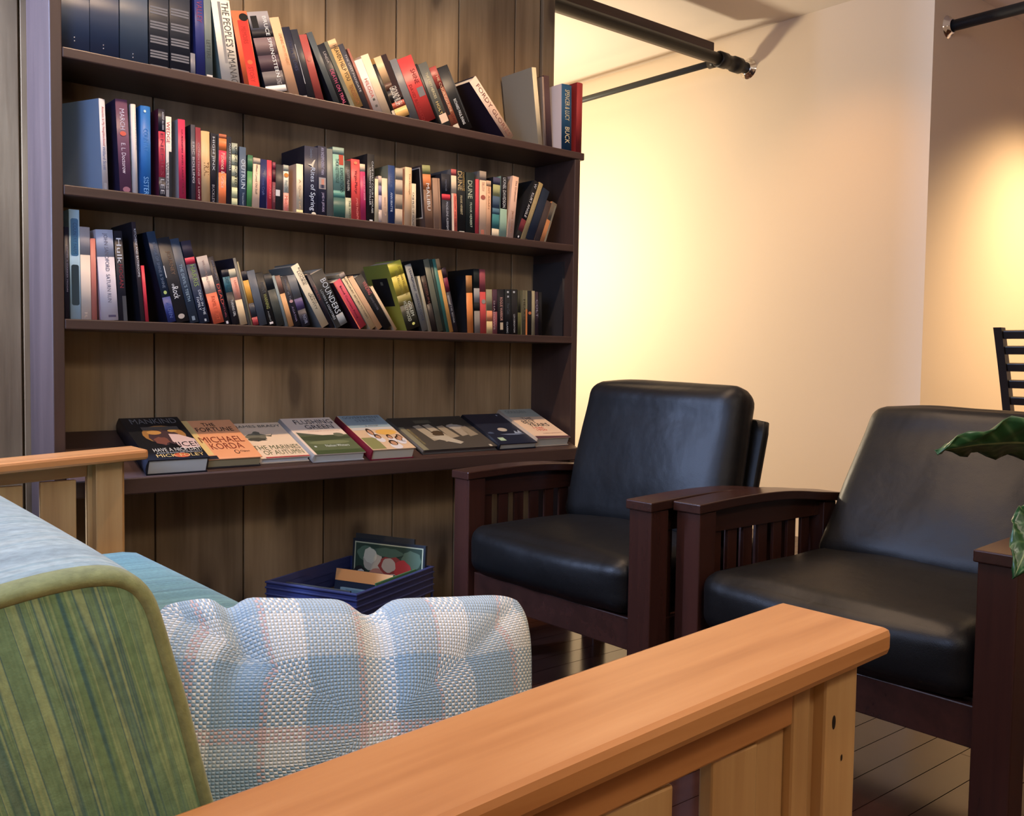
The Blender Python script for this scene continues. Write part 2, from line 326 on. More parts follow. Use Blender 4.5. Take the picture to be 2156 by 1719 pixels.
# ------------------------------------------------------------------ books
def shelf_x(px, z, Y):
    d0 = ray(px, 0); lo, hi = -100., 1200.
    for _ in range(40):
        m = (lo + hi) / 2
        if onY(px, m, Y).z > z: lo = m
        else: hi = m
    return onY(px, m, Y).x
def disc(bm, x, z, rx, rz, y, n=14):
    bm.faces.new([bm.verts.new((x + rx * math.cos(2 * PI * k / n), y, z + rz * math.sin(2 * PI * k / n))) for k in range(n)])
def bookset(R, zs, where, group):
    prev = None
    for (xl, xr, tx, ty, bands, label, texts, op) in R:
        Y = 2.70 + op.get('dy', 0)
        A = shelf_x(xl, zs, Y); B = shelf_x(xr, zs, Y); T = onY(tx, ty, Y)
        c = (A + B) / 2; th = math.atan2(c - T.x, T.z - zs); Lr = op.get('L', (T.z - zs) / math.cos(th))
        if prev:   # a book never leans through its neighbour
            A = max(A, prev[0] + .0006)
            Hn = min(prev[2] * math.cos(prev[1]), Lr * math.cos(th))
            th = min(th, math.atan(math.tan(prev[1]) + max(A - prev[0] - .0004, 0) / Hn))
        w = (B - A) * math.cos(th) - .0004
        prev = (B, th, Lr)
        right = th < -.03
        d = op.get('dp', .115 if Lr < .19 else .155); d = min(d, .175)
        root = empty('book', (B if right else A, Y, zs + .0003), (0, -th, op.get('yaw', 0)), label + ' on the ' + where, 'book', group)
        ox = -w if right else 0.0
        hard = .003 if Lr > .19 else .0008
        t = min(.0028 if hard > .001 else .0012, w * .15)
        bulge = .0035 if op.get('round') else .0010
        if isinstance(bands, str): bands = [(1, bands)]
        tot = sum(f for f, _ in bands)
        cov = op.get('cov', bands[0][1] if len(bands) == 1 else bands[-1][1])
        mats = [cmat(cov)] + [cmat(h) for _, h in bands]
        bm = nb()
        box(bm, ox, ox + t, 0, d, 0, Lr, 0, 1, None, 0); box(bm, ox + w - t, ox + w, 0, d, 0, Lr, 0, 1, None, 0)
        zt = Lr; ns = 6
        for bi, (f, h) in enumerate(bands):
            z1 = zt; z0 = zt - f / tot * Lr; zt = z0
            fr = [(ox + w * k / ns, -bulge * (1 - (2 * k / ns - 1) ** 2)) for k in range(ns + 1)]
            vs = [[bm.verts.new((x, y, z)) for x, y in fr] for z in (z0, z1)]
            bk = [[bm.verts.new((x, t, z)) for x, y in (fr[0], fr[-1])] for z in (z0, z1)]
            for k in range(ns):
                q = bm.faces.new((vs[0][k], vs[0][k + 1], vs[1][k + 1], vs[1][k])); q.material_index = bi + 1; q.smooth = True
            for zz in (0, 1):
                q = bm.faces.new(vs[zz] + [bk[zz][1], bk[zz][0]]); q.material_index = bi + 1
            q = bm.faces.new((bk[0][0], bk[0][1], bk[1][1], bk[1][0])); q.material_index = bi + 1
        obj('cover', bm, mats, root)
        bm = nb(); box(bm, ox + t, ox + w - t, t, d - hard, hard, Lr - hard - .0005); obj('pages', bm, M_pages, root)
        def ys(u): return -bulge * (1 - (2 * u - 1) ** 2)
        for s, f0, f1, u0, u1, h in texts:
            text_obj(s, lambda a, c_: (ox + w * (u0 + (u1 - u0) * c_), ys(u0 + (u1 - u0) * c_) - .0007, Lr * (1 - f0 - (f1 - f0) * a)), cmat(h), root)
        for f0, f1, u0, u1, h in op.get('patch', []):
            bm = nb(); k = 4
            row = lambda z: [bm.verts.new((ox + w * (u0 + (u1 - u0) * i / k), ys(u0 + (u1 - u0) * i / k) - .0004, z)) for i in range(k + 1)]
            a, b_ = row(Lr * (1 - f1)), row(Lr * (1 - f0))
            for i in range(k): bm.faces.new((a[i], a[i + 1], b_[i + 1], b_[i]))
            obj('spine_panel', bm, cmat(h), root)
        for fz, u, rz, ru, h in op.get('ovals', []):
            bm = nb(); disc(bm, ox + w * u, Lr * (1 - fz), min(w * ru, Lr * rz * 1.3), Lr * rz, ys(u) - .0009); obj('emblem', bm, cmat(h), root)
        if 'studs' in op:
            bm = nb()
            for dz in (0, -.009):
                bmesh.ops.create_uvsphere(bm, u_segments=8, v_segments=6, radius=.0022, matrix=Matrix.Translation((ox + w * .45, ys(.45) - .0005, Lr * (1 - op['studs']) + dz)))
            obj('stud', bm, M_chrome, root, True)
        if 'ribs' in op:
            bm = nb()
            for f0 in (.30, .46, .62, .78, .94):
                for k in range(3):
                    z1 = Lr * (1 - f0) - k * .0075; z0 = z1 - .005
                    bm.faces.new([bm.verts.new(p) for p in ((ox + w * .06, ys(.06) - .0005, z0), (ox + w * .5, ys(.5) - .0006, z0), (ox + w * .94, ys(.94) - .0005, z0), (ox + w * .94, ys(.94) - .0005, z1), (ox + w * .5, ys(.5) - .0006, z1), (ox + w * .06, ys(.06) - .0005, z1))])
            obj('spine_bands', bm, cmat(op['ribs']), root)
        if 'rpanels' in op:
            for f0, f1, h in ((.08, .42, '3d6c8c'), (.50, .87, '26373f')):
                bm = nb(); n = 6; r = w * .2; x0, x1, z0, z1 = ox + w * .14, ox + w * .86, Lr * (1 - f1), Lr * (1 - f0); P = []
                for (cx_, cz, a0) in ((x1 - r, z1 - r, 0), (x0 + r, z1 - r, 90), (x0 + r, z0 + r, 180), (x1 - r, z0 + r, 270)):
                    for k in range(n): a = math.radians(a0 + 90 * k / (n - 1)); P.append(bm.verts.new((cx_ + r * math.cos(a), -.0015, cz + r * math.sin(a))))
                bm.faces.new(P); obj('spine_panel', bm, cmat(h), root)
        if 'bird' in op:
            bm = nb(); bx, bz, s = ox + w * .52, Lr * .745, .011
            for poly in (((-1.6, -.1), (-.2, -.45), (.6, -.9), (.7, -.3), (.1, .15)), ((-.1, .1), (.65, -.3), (1.5, 1.5), (.9, 1.2))):
                bm.faces.new([bm.verts.new((bx + p[0] * s * .8, ys(.5) - .0012, bz + p[1] * s)) for p in poly])
            obj('emblem', bm, cmat('e8d8b8'), root)
        def side(y0, y1, f0, f1, h, off): # a panel printed on the left cover
            bm = nb(); z0, z1 = Lr * (1 - f1), Lr * (1 - f0)
            bm.faces.new([bm.verts.new(p) for p in ((ox - off, y0, z0), (ox - off, y1, z0), (ox - off, y1, z1), (ox - off, y0, z1))]); obj('cover_picture', bm, cmat(h), root)
        if 'coverpic' in op: side(.012, d * .7, .03, .82, 'c0b4a4', .0004); side(.016, d * .7, .045, .8, '17171b', .0008)
        if 'coverart' in op: side(.026, d * .8, .2, .62, '16181d', .0005); side(.06, .075, .25, .3, '6a6454', .0009)
# (left px, right px at the shelf, top px x, top px y, spine bands, label, texts, options)
R1=[
(130,189,158,-60,'303a4c','wide slate blue binder with two studs, leftmost',[],dict(studs=.80,dp=.2)),
(190,251,219,-54,'2c3648','slate blue binder with two studs, second from the left',[],dict(studs=.83,dp=.2)),
(253,312,281,-48,'3b4550','grey binder with two studs beside the black striped volumes',[],dict(studs=.87,dp=.2)),
(314,356,334,-42,'25262b','black volume with triple grey bands beside the grey binder',[],dict(ribs='6f6a68',dp=.2)),
(358,401,378,-38,'232429','black volume with triple grey bands, right of its twin',[],dict(ribs='6f6a68',dp=.2)),
(402,412,402,112,'77706f','thin low grey booklet tucked beside the black striped volume',[],dict(dp=.12)),
(414,433,418,-20,'2b2f63','navy blue hardcover with faint red lettering',[('VALLEY',.12,.36,.2,.8,'8a3b52')],dict()),
(434,449,434,-22,'6f7266','grey green hardcover with a white label at its foot',[('LETTERS',.55,.75,.2,.75,'3c4038')],dict(patch=[(.93,.99,.1,.95,'d8c8b4')])),
(468,507,459,2,'e8d3b4','thick cream volume with black almanac lettering',[("THE PEOPLE'S ALMANAC",.03,.99,.48,.9,'47403a')],dict(cov='6d7468',patch=[(.03,.75,.3,.45,'8d8378')],round=1)),
(516,550,494,27,[(1,'e8663a')],'orange and red book with a small black oval at its top',[('MEMOIRS',.2,.42,.45,.75,'b02a22'),('STORY',.72,.92,.45,.75,'b02a22')],dict(cov='5d2228',patch=[(.12,.99,.3,.95,'e0392c')],ovals=[(.08,.72,.05,.3,'15120f'),(.66,.62,.03,.3,'e8663a')])),
(562,608,532,33,[(.22,'9a8c82'),(.10,'2a2524'),(.22,'7a6059'),(.2,'4f3a3c'),(.18,'6d6058'),(.08,'e2d0bb')],'thick grey and black photo biography with white lettering',[('BRUCE SPRINGSTEEN',.06,.82,.66,.84,'eee2d2'),('SONGS',.84,.91,.6,.85,'b9aca0')],dict(cov='1d1b1f',patch=[(.05,.2,.1,.4,'1c1918')])),
(612,633,562,43,'e3a878','plain peach book beside the grey photo biography',[('LEADING WITH MY HEART',.2,.6,.5,.85,'c98652')],dict()),
(633,651,590,62,'23212a','black book with grey foot label',[('PRIVATE LIVES',.2,.6,.3,.7,'3a3d55')],dict(patch=[(.95,.99,.2,.9,'8f8680')])),
(651,667,607,67,'2e2c2e','glossy charcoal book beside the thin red one',[],dict(patch=[(.2,.75,.05,.12,'b9b2aa')])),  # narrow pale strip is a glint painted along the glossy edge
(668,685,617,81,'a2483c','thin brick red book with a small round emblem',[],dict(ovals=[(.36,.5,.03,.35,'c07058')])),
(706,720,652,72,'4b4d49','black book with a dark grey spine beside the brick red one',[],dict(cov='191a1c')),
(721,738,676,98,'1d1c1e','black paperback with pink and red lettering',[('DEATH ON TRIAL',.4,.95,.3,.8,'c4506a'),('LINDA',.12,.3,.35,.7,'b9a99a')],dict()),
(742,771,693,95,[(.12,'e7b27c'),(.88,'b98f52')],'mustard and olive book with brown lettering',[('HEAVEN HELP YOU',.08,.6,.55,.9,'4a3322'),('TENDERLOIN',.66,.95,.5,.85,'8a4a26')],dict(cov='5d5844',patch=[(.0,1,.0,.3,'6e6853')])),
(771,784,713,99,'3f3a3a','charcoal book with small white lettering',[('THE LAST MANDATE',.15,.7,.35,.75,'b4aaa0')],dict()),
(784,790,733,104,'9a5a44','thin russet book half hidden beside the charcoal one',[],dict(dp=.11)),
(790,809,748,134,'dcc3ae','pale pink book with red lettering',[('HILODA',.35,.7,.3,.75,'c0503e')],dict(patch=[(.72,.76,.4,.7,'4a443c'),(.84,.88,.4,.7,'4a443c')])),
(809,828,763,123,'e6c49a','cream book with a blank spine beside red lettering',[],dict()),
(829,837,783,140,'1b1a19','thin black book with a cream label at its foot',[],dict(patch=[(.86,.97,.1,.9,'c9b292')])),
(837,869,803,127,[(.42,'dfb07c'),(.12,'5a3a2a'),(.2,'1f1a1a'),(.1,'a4442e'),(.16,'d9a45c')],'cream and maroon book with a ragged white title',[('GROUND RUSH',.5,.8,.25,.8,'e8d8c0')],dict(patch=[(0,.7,.55,1,'33201f')])),
(870,887,829,130,'6f6a64','plain grey hardcover beside the bright red book',[],dict()),
(889,925,850,133,'c23a34','bright red wide book with dark lettering',[('SHINE',.2,.42,.55,.85,'6a1a20'),('DAVID BALDACCI',.4,.95,.1,.3,'8e2622')],dict(patch=[(.48,.62,.5,.95,'77706a')])),
(925,931,871,139,'1f1c1a','thin black book right of the bright red book',[],dict()),
(932,954,888,141,'5a564a','olive grey book with gold lettering and a cream label',[('THE LAST HEROES',.15,.55,.35,.65,'d8c493'),('HOLT',.6,.8,.3,.6,'d8b46a')],dict(patch=[(.8,.93,.1,.95,'dcb896')])),
(956,973,909,148,[(.33,'9a3e34'),(.67,'8a4a32')],'brown and red book with pale lettering',[('THE COURT GUIDE',.1,.72,.45,.8,'e0b48a'),('LEWIS',.76,.9,.4,.8,'6a1a1a')],dict(patch=[(.33,.75,0,.4,'221c1c'),(.92,1,.1,.9,'cdb79a')])),
(974,1001,925,154,'1f1f1f','black book with white lettering near its foot',[('RICHARD PAUL EVANS',.5,.9,.3,.55,'d6d0c6')],dict(patch=[(.1,.9,.86,.9,'55524e')])),
(1069,1093,1001,176,'dfb493','steeply leaning dark covered book with a pinkish lettered spine',[('FORDY GLORIES',.1,.95,.3,.75,'7a4a3c')],dict(cov='31222b',dp=.16,round=1)),
(1134,1143,1124,143,'d9bd8f','large plain beige board covered volume',[],dict(cov='94846a',dp=.19)),
(1147,1151,1143,162,'8a6f5c','thin tan brown volume right of the beige one',[],dict(cov='86705c',dp=.17)),
(1152,1163,1149,160,'4a302c','dark brown volume left of the blue spine',[],dict(dp=.17)),
(1182,1203,1193,179,'1f4258','blue hardcover with gold lettering and a white back cover',[('SPENCER & LUCY',.08,.55,.3,.75,'d0b888'),('BUCK',.65,.9,.3,.75,'d0b888')],dict(cov='c9b2a4',dp=.16,dy=-.043,round=1)),
(1212,1224,1221,175,'8e2a26','dark red hardcover, last on the right',[],dict(cov='7a221f',dp=.16,dy=-.045,round=1)),
]
R2=[  # dull top bands on several spines are the upper shelf's shadow, painted
(216,232,214,209,'e4d8d4','white spined paperback with red and blue lettering, first on the left',[('America Is My Neighborhood',.08,.5,.25,.75,'c8504a'),('Willard Scott',.51,.76,.25,.75,'5a6a98')],dict(cov='8c98a6',dp=.2,yaw=.42,patch=[(.9,.97,.25,.75,'8a8a94')])),
(253,278,255,210,'6d4456','mauve hardcover with white lettering and an orange dot',[('MARCH',.1,.32,.3,.7,'e0ccd0'),('E. L. Doctorow',.46,.78,.3,.65,'e0ccd0')],dict(cov='352c44',ovals=[(.36,.5,.025,.4,'e2644e'),(.95,.55,.03,.35,'96606a')])),
(280,291,280,220,'ead6c4','slim cream book left of the blue one',[('CONSTANTINE',.1,.5,.75,.9,'a8988c')],dict(round=1)),
(297,318,306,224,'2d6cab','bright blue book with raised lettering',[('COUNTRY',.25,.5,.25,.75,'4a86ba'),('SISTER',.78,.98,.25,.75,'6a9cc8')],dict(round=1,ovals=[(.06,.4,.015,.12,'d8e8f0')])),
(335,349,340,230,[(.25,'2a262e'),(.51,'c23a48'),(.24,'2a262e')],'black and red banded book with a dark red back',[('AGAINST ALL ODDS',.03,.23,.55,.85,'d8d0d0'),('ENEMIES',.27,.74,.3,.75,'8a3440'),('LEE',.78,.95,.25,.8,'a9a4a4')],dict(cov='6d2434')),
(350,362,355,246,'e6d2bc','white book with slanted red lettering',[('WEDGE',.06,.32,.1,.7,'cc4a44'),('WILLIAM',.55,.88,.02,.4,'4a4440')],dict(patch=[(.42,.99,.5,1,'1f2228')])),
(377,392,382,252,'cf3450','crimson spined book with a pale grey back',[('QUEENPIN AND LARRY PARK',.12,.92,.4,.65,'5a1a28')],dict(cov='a39a96')),
(403,412,406,263,'4d464a','dark grey book with white lettering',[('ERIC BOLLING',.22,.75,.3,.85,'c8bcb8')],dict(cov='20222a')),
(413,424,417,269,'8a3038','dark red book with fine white script',[('CONDITIONS OF LOVE',.2,.95,.4,.7,'d0a8a4')],dict()),
(425,443,432,277,'dbac74','tan book with brown block lettering',[('TRIAL',.42,.62,.25,.85,'8a5c34')],dict(round=1)),
(443,455,449,281,'26242a','black book with a large white serif title',[('HIGH JINX',.05,.52,.2,.75,'dad4cc'),('BUCKLEY',.72,.97,.25,.7,'8a8280')],dict()),
(460,476,469,283,[(.06,'b4603e'),(.17,'ef7a40'),(.31,'e03a4c'),(.46,'f07c48')],'orange and red banded paperback',[('Patience & Grace',.26,.75,.3,.8,'f0c8a8')],dict(cov='7d7870')),  # dull orange first band is shelf shade put into the colour
(477,487,481,288,'25242c','black book with small white capital lettering',[('MARY MENDELS',.1,.48,.5,.85,'d8d4cc')],dict()),
(488,500,494,302,[(.17,'a4a288'),(.01,'3a382c'),(.16,'ccc59c'),(.01,'3a382c'),(.16,'ccc59c'),(.01,'3a382c'),(.16,'b2ae84'),(.01,'3a382c'),(.16,'ccca96'),(.01,'3a382c'),(.14,'bcb888')],'pale green and black banded book',[('UNDEDICATED',.05,.66,.5,.9,'2a2a24')],dict()),
(504,518,511,310,'4e5a68','slate blue book with a tall white title',[('OUTRUN',.2,.68,.25,.85,'d4d8d8'),('Treachery',.74,.98,.3,.7,'98a2a8')],dict(cov='2a2c3c')),
(519,530,527,327,[(.3,'3a6a44'),(.7,'4a8648')],'green spined book with a dark green back',[],dict(cov='1d2c26')),
(531,546,541,333,[(.12,'b49c80'),(.88,'ecc09a')],'peach paperback with one line of black script',[('When I Loved Old Stuff',.12,.7,.35,.65,'4a3a30')],dict()),  # browner top band paints the shelf shadow on the peach
(547,560,555,336,'22264e','navy blue paperback with faint lettering',[('The Oldest Craft',.14,.7,.3,.7,'5a6088')],dict()),
(562,572,567,338,'d63c44','scarlet paperback beside the navy blue one',[('LEOPARD',.3,.75,.45,.8,'f07a78')],dict(cov='8a6a98')),
(573,580,577,342,[(.15,'8a3440'),(.25,'5a2028'),(.6,'7d3c3e')],'thin maroon paperback beside the scarlet one',[('BENEATH',.48,.8,.3,.8,'b07470')],dict()),
(580,596,588,347,'2b292a','black paperback with a white sticker',[],dict(patch=[(.53,.66,.0,.55,'d8ccc0')])),
(597,608,602,348,[(.13,'a8a48c'),(.45,'e8d8b8'),(.42,'ee9a82')],'white and pink paperback with an orange flower',[('Mossy Creek',.32,.56,.1,.8,'6c8078'),('Mother',.64,.97,.2,.8,'d8664e')],dict(ovals=[(.21,.5,.045,.45,'e08a3c')])),
(624,638,631,346,[(.9,'ecd2a8'),(.1,'d8c488')],'cream spined paperback beside the big navy hardcover',[('A Quiet Life',.3,.9,.3,.7,'c09a70')],dict(cov='b89c7e')),
(641,669,655,309,'2d2d3c','thick navy hardcover with white title and bird emblem',[('Rites of Spring',.3,.92,.35,.8,'c8ccd4'),('Gwendolyn',.03,.17,.35,.6,'7a808c')],dict(cov='1a1b26',bird=1,ovals=[(.965,.68,.028,.4,'e8d8b8')])),
(670,688,676,308,'2c2b3a','navy book with a square portrait photo on its spine',[('AN INDEPENDENT MAN',.02,.4,.35,.7,'b8b0c0'),('JAMES M. JEFFORDS',.65,.92,.35,.7,'a89ab0')],dict(patch=[(.44,.6,.1,.9,'a89a90'),(.46,.54,.38,.72,'d08a70'),(.54,.59,.2,.8,'3a3848')])),
(690,702,694,314,'727064','grey olive book left of the green one',[],dict()),
(703,727,711,311,[(.1,'8a9a84'),(.5,'8cae94'),(.1,'5c8f7c'),(.3,'35584c')],'green book with black lettering and a red tag',[('EXPEDITIONS',.28,.62,.6,.88,'1f2a24'),('THOR KETTERIDGE',.16,.5,.22,.5,'2a3a30')],dict(patch=[(.1,.24,.52,.92,'c8563c')],cov='5d6a5c')),
(728,740,732,339,[(.62,'2a2524'),(.38,'b4ae88')],'black book with a pale green band at its foot',[('SCOTT McEWEN',.15,.5,.3,.75,'c4b8ac'),('THE SNIPER',.66,.98,.55,.9,'4a4a34')],dict()),
(741,759,748,336,'dc4a44','red hardcover with black lettering',[('Virgin-Martyr',.18,.56,.3,.7,'4a1c20'),('JAMES McGINTY',.62,.97,.45,.75,'f08a7a')],dict(ovals=[(.06,.5,.025,.4,'f09060')])),
(760,771,763,346,[(.13,'d8b896'),(.87,'b83258')],'crimson book with a cream top band',[('WITCH AT MY DOOR',.2,.62,.6,.9,'e0b0bc')],dict()),
(773,788,781,325,'211f20','tall black book with two lines of white lettering',[('CAPE MAY COURT HOUSE',.1,.85,.6,.82,'d4d0c4'),('LAWRENCE SCHILLER',.2,.74,.28,.5,'cfc8c0')],dict(patch=[(.95,.99,.3,.75,'dcd4c8')])),
(790,797,793,377,'d9c296','thin cream book right of the tall black one',[],dict()),
(797,804,800,371,[(.2,'c8a890'),(.2,'8a7890'),(.3,'a898a0'),(.3,'b8a090')],'thin lilac flowered book between two cream ones',[],dict()),
(804,816,809,376,'ecc29c','peach book left of the royal blue one',[('WHITE TULIP',.4,.8,.35,.7,'c8a080')],dict()),
(817,831,824,349,'213862','royal blue book with white lettering and a grey back',[('ANN BEATTIE',.45,.77,.35,.65,'b8c0d0'),('A NOVEL OF LIVES',.14,.36,.3,.6,'6a7a9a')],dict(cov='77755f')),
(832,850,842,355,[(.2,'a8957c'),(.25,'bca488'),(.25,'a08a70'),(.3,'b49c82')],'mottled beige book with a brown strip along its edge',[],dict(patch=[(.0,1,.82,1,'8a5a42')])),
(852,866,860,353,'e2b484','tan book left of the slanting black cover',[('The Marriage',.1,.45,.45,.75,'b4865c')],dict(round=1)),
(867,876,870,387,'e0c49c','short cream book with black dashes',[('CASE FILES OF HOLMES',.2,.98,.1,.5,'3a322c')],dict()),
(896,913,897,349,[(.14,'8f8a56'),(.24,'d37a46'),(.62,'7c5a44')],'brown and orange book with spaced white capitals',[('MALIBU',.28,.7,.35,.75,'e8dccc')],dict(cov='4a3a34',coverpic=1)),  # olive top band is the orange dimmed by a painted shelf shadow
(915,930,918,376,'9a765c','wood brown paperback right of the spaced white capitals',[],dict(patch=[(.0,1,.7,.76,'7a5c48')])),
(932,950,938,367,[(.35,'2a282c'),(.1,'cc3a42'),(.55,'27262c')],'black book with one red band',[('MADELEINE ALBRIGHT',.48,.98,.45,.7,'b8b4b4'),('MEMOIR',.1,.3,.4,.6,'6a6a72')],dict()),
(952,963,955,357,[(.1,'b4564e'),(.28,'e4c49c'),(.62,'e8705a')],'white and red book beside the gold titled black paperback',[('MARGARET AND FLORA',.42,.9,.5,.8,'6a2c28')],dict(patch=[(.38,1,0,.35,'d8bca0')],cov='6a625c')),
(964,981,970,359,'1f2120','black paperback with the gold lettered title',[('DUNE',.02,.32,.1,.6,'d0b078'),('CHAPTERHOUSE',.03,.32,.68,.95,'c09a50'),('FRANK HERBERT',.4,.7,.35,.6,'cdb88a')],dict(patch=[(.96,1,.15,.8,'cfc4b0')])),
(982,1000,990,364,'222a27','black paperback with the pale lettered title, right of the gold one',[('DUNE',.13,.42,.2,.7,'c8c4a0'),('FRANK HERBERT',.48,.88,.4,.65,'b8bca0')],dict()),
(1001,1008,1005,378,'cc4448','thin red paperback left of the beige one',[],dict()),
(1009,1023,1017,361,[(.14,'a08a74'),(.86,'e8ba92')],'beige paperback with a small red round emblem',[('TRUTH',.16,.3,.3,.7,'d0a080')],dict(ovals=[(.4,.5,.035,.35,'b0604c')],patch=[(.9,.99,.2,.7,'a86450')],cov='7d7264')),  # grey-brown top band is a painted shadow
(1023,1033,1029,381,[(.1,'c8a07c'),(.9,'dca47a')],'peach paperback left of the teal banded one',[('EXIT AGAIN',.08,.5,.3,.7,'b0784c')],dict()),  # duller top band: shelf shade in the spine colour
(1035,1050,1046,374,[(.12,'4a4454'),(.19,'a8a068'),(.2,'4c5a66'),(.1,'4e6a74'),(.24,'3e7470'),(.15,'d8c09c')],'teal and navy banded book with a yellow label',[],dict(cov='1f1e22')),
(1052,1066,1062,372,[(.52,'1d1b1c'),(.48,'90a68c')],'black book with a pale green chequered foot',[('LIONEL DAVIDSON',.02,.5,.3,.75,'d8d0c4')],dict()),
(1067,1080,1086,373,'e0b090','pale pink book left of the right leaning group',[('The Dramatist',.06,.4,.5,.8,'a87860'),('Jane Green',.55,.9,.3,.7,'b07858')],dict()),
(1083,1094,1129,385,[(.66,'1f1d1d'),(.2,'702c30'),(.14,'1f1d1d')],'right leaning black book with white and red lettering',[('KURT ANGLE',.2,.62,.3,.75,'e0d4c8'),('W',.04,.12,.25,.75,'c8c0bc')],dict(patch=[(.94,.97,.35,.6,'d8d0c8')])),
(1095,1104,1139,388,'a58a5c','right leaning gold brown book',[('THE NIGHT OF THE ASSASSINS',.05,.7,.4,.7,'c8b080')],dict()),
(1105,1121,1149,403,'262c38','right leaning dark navy book behind the gold brown one',[],dict()),
(1123,1135,1153,426,'4a3a34','right leaning dark brown paperback',[],dict()),
(1136,1148,1160,426,[(.45,'6a5a48'),(.55,'b87446')],'small right leaning brown and orange paperback, last on the right',[],dict(patch=[(.05,1,.65,.95,'857a64')])),
]
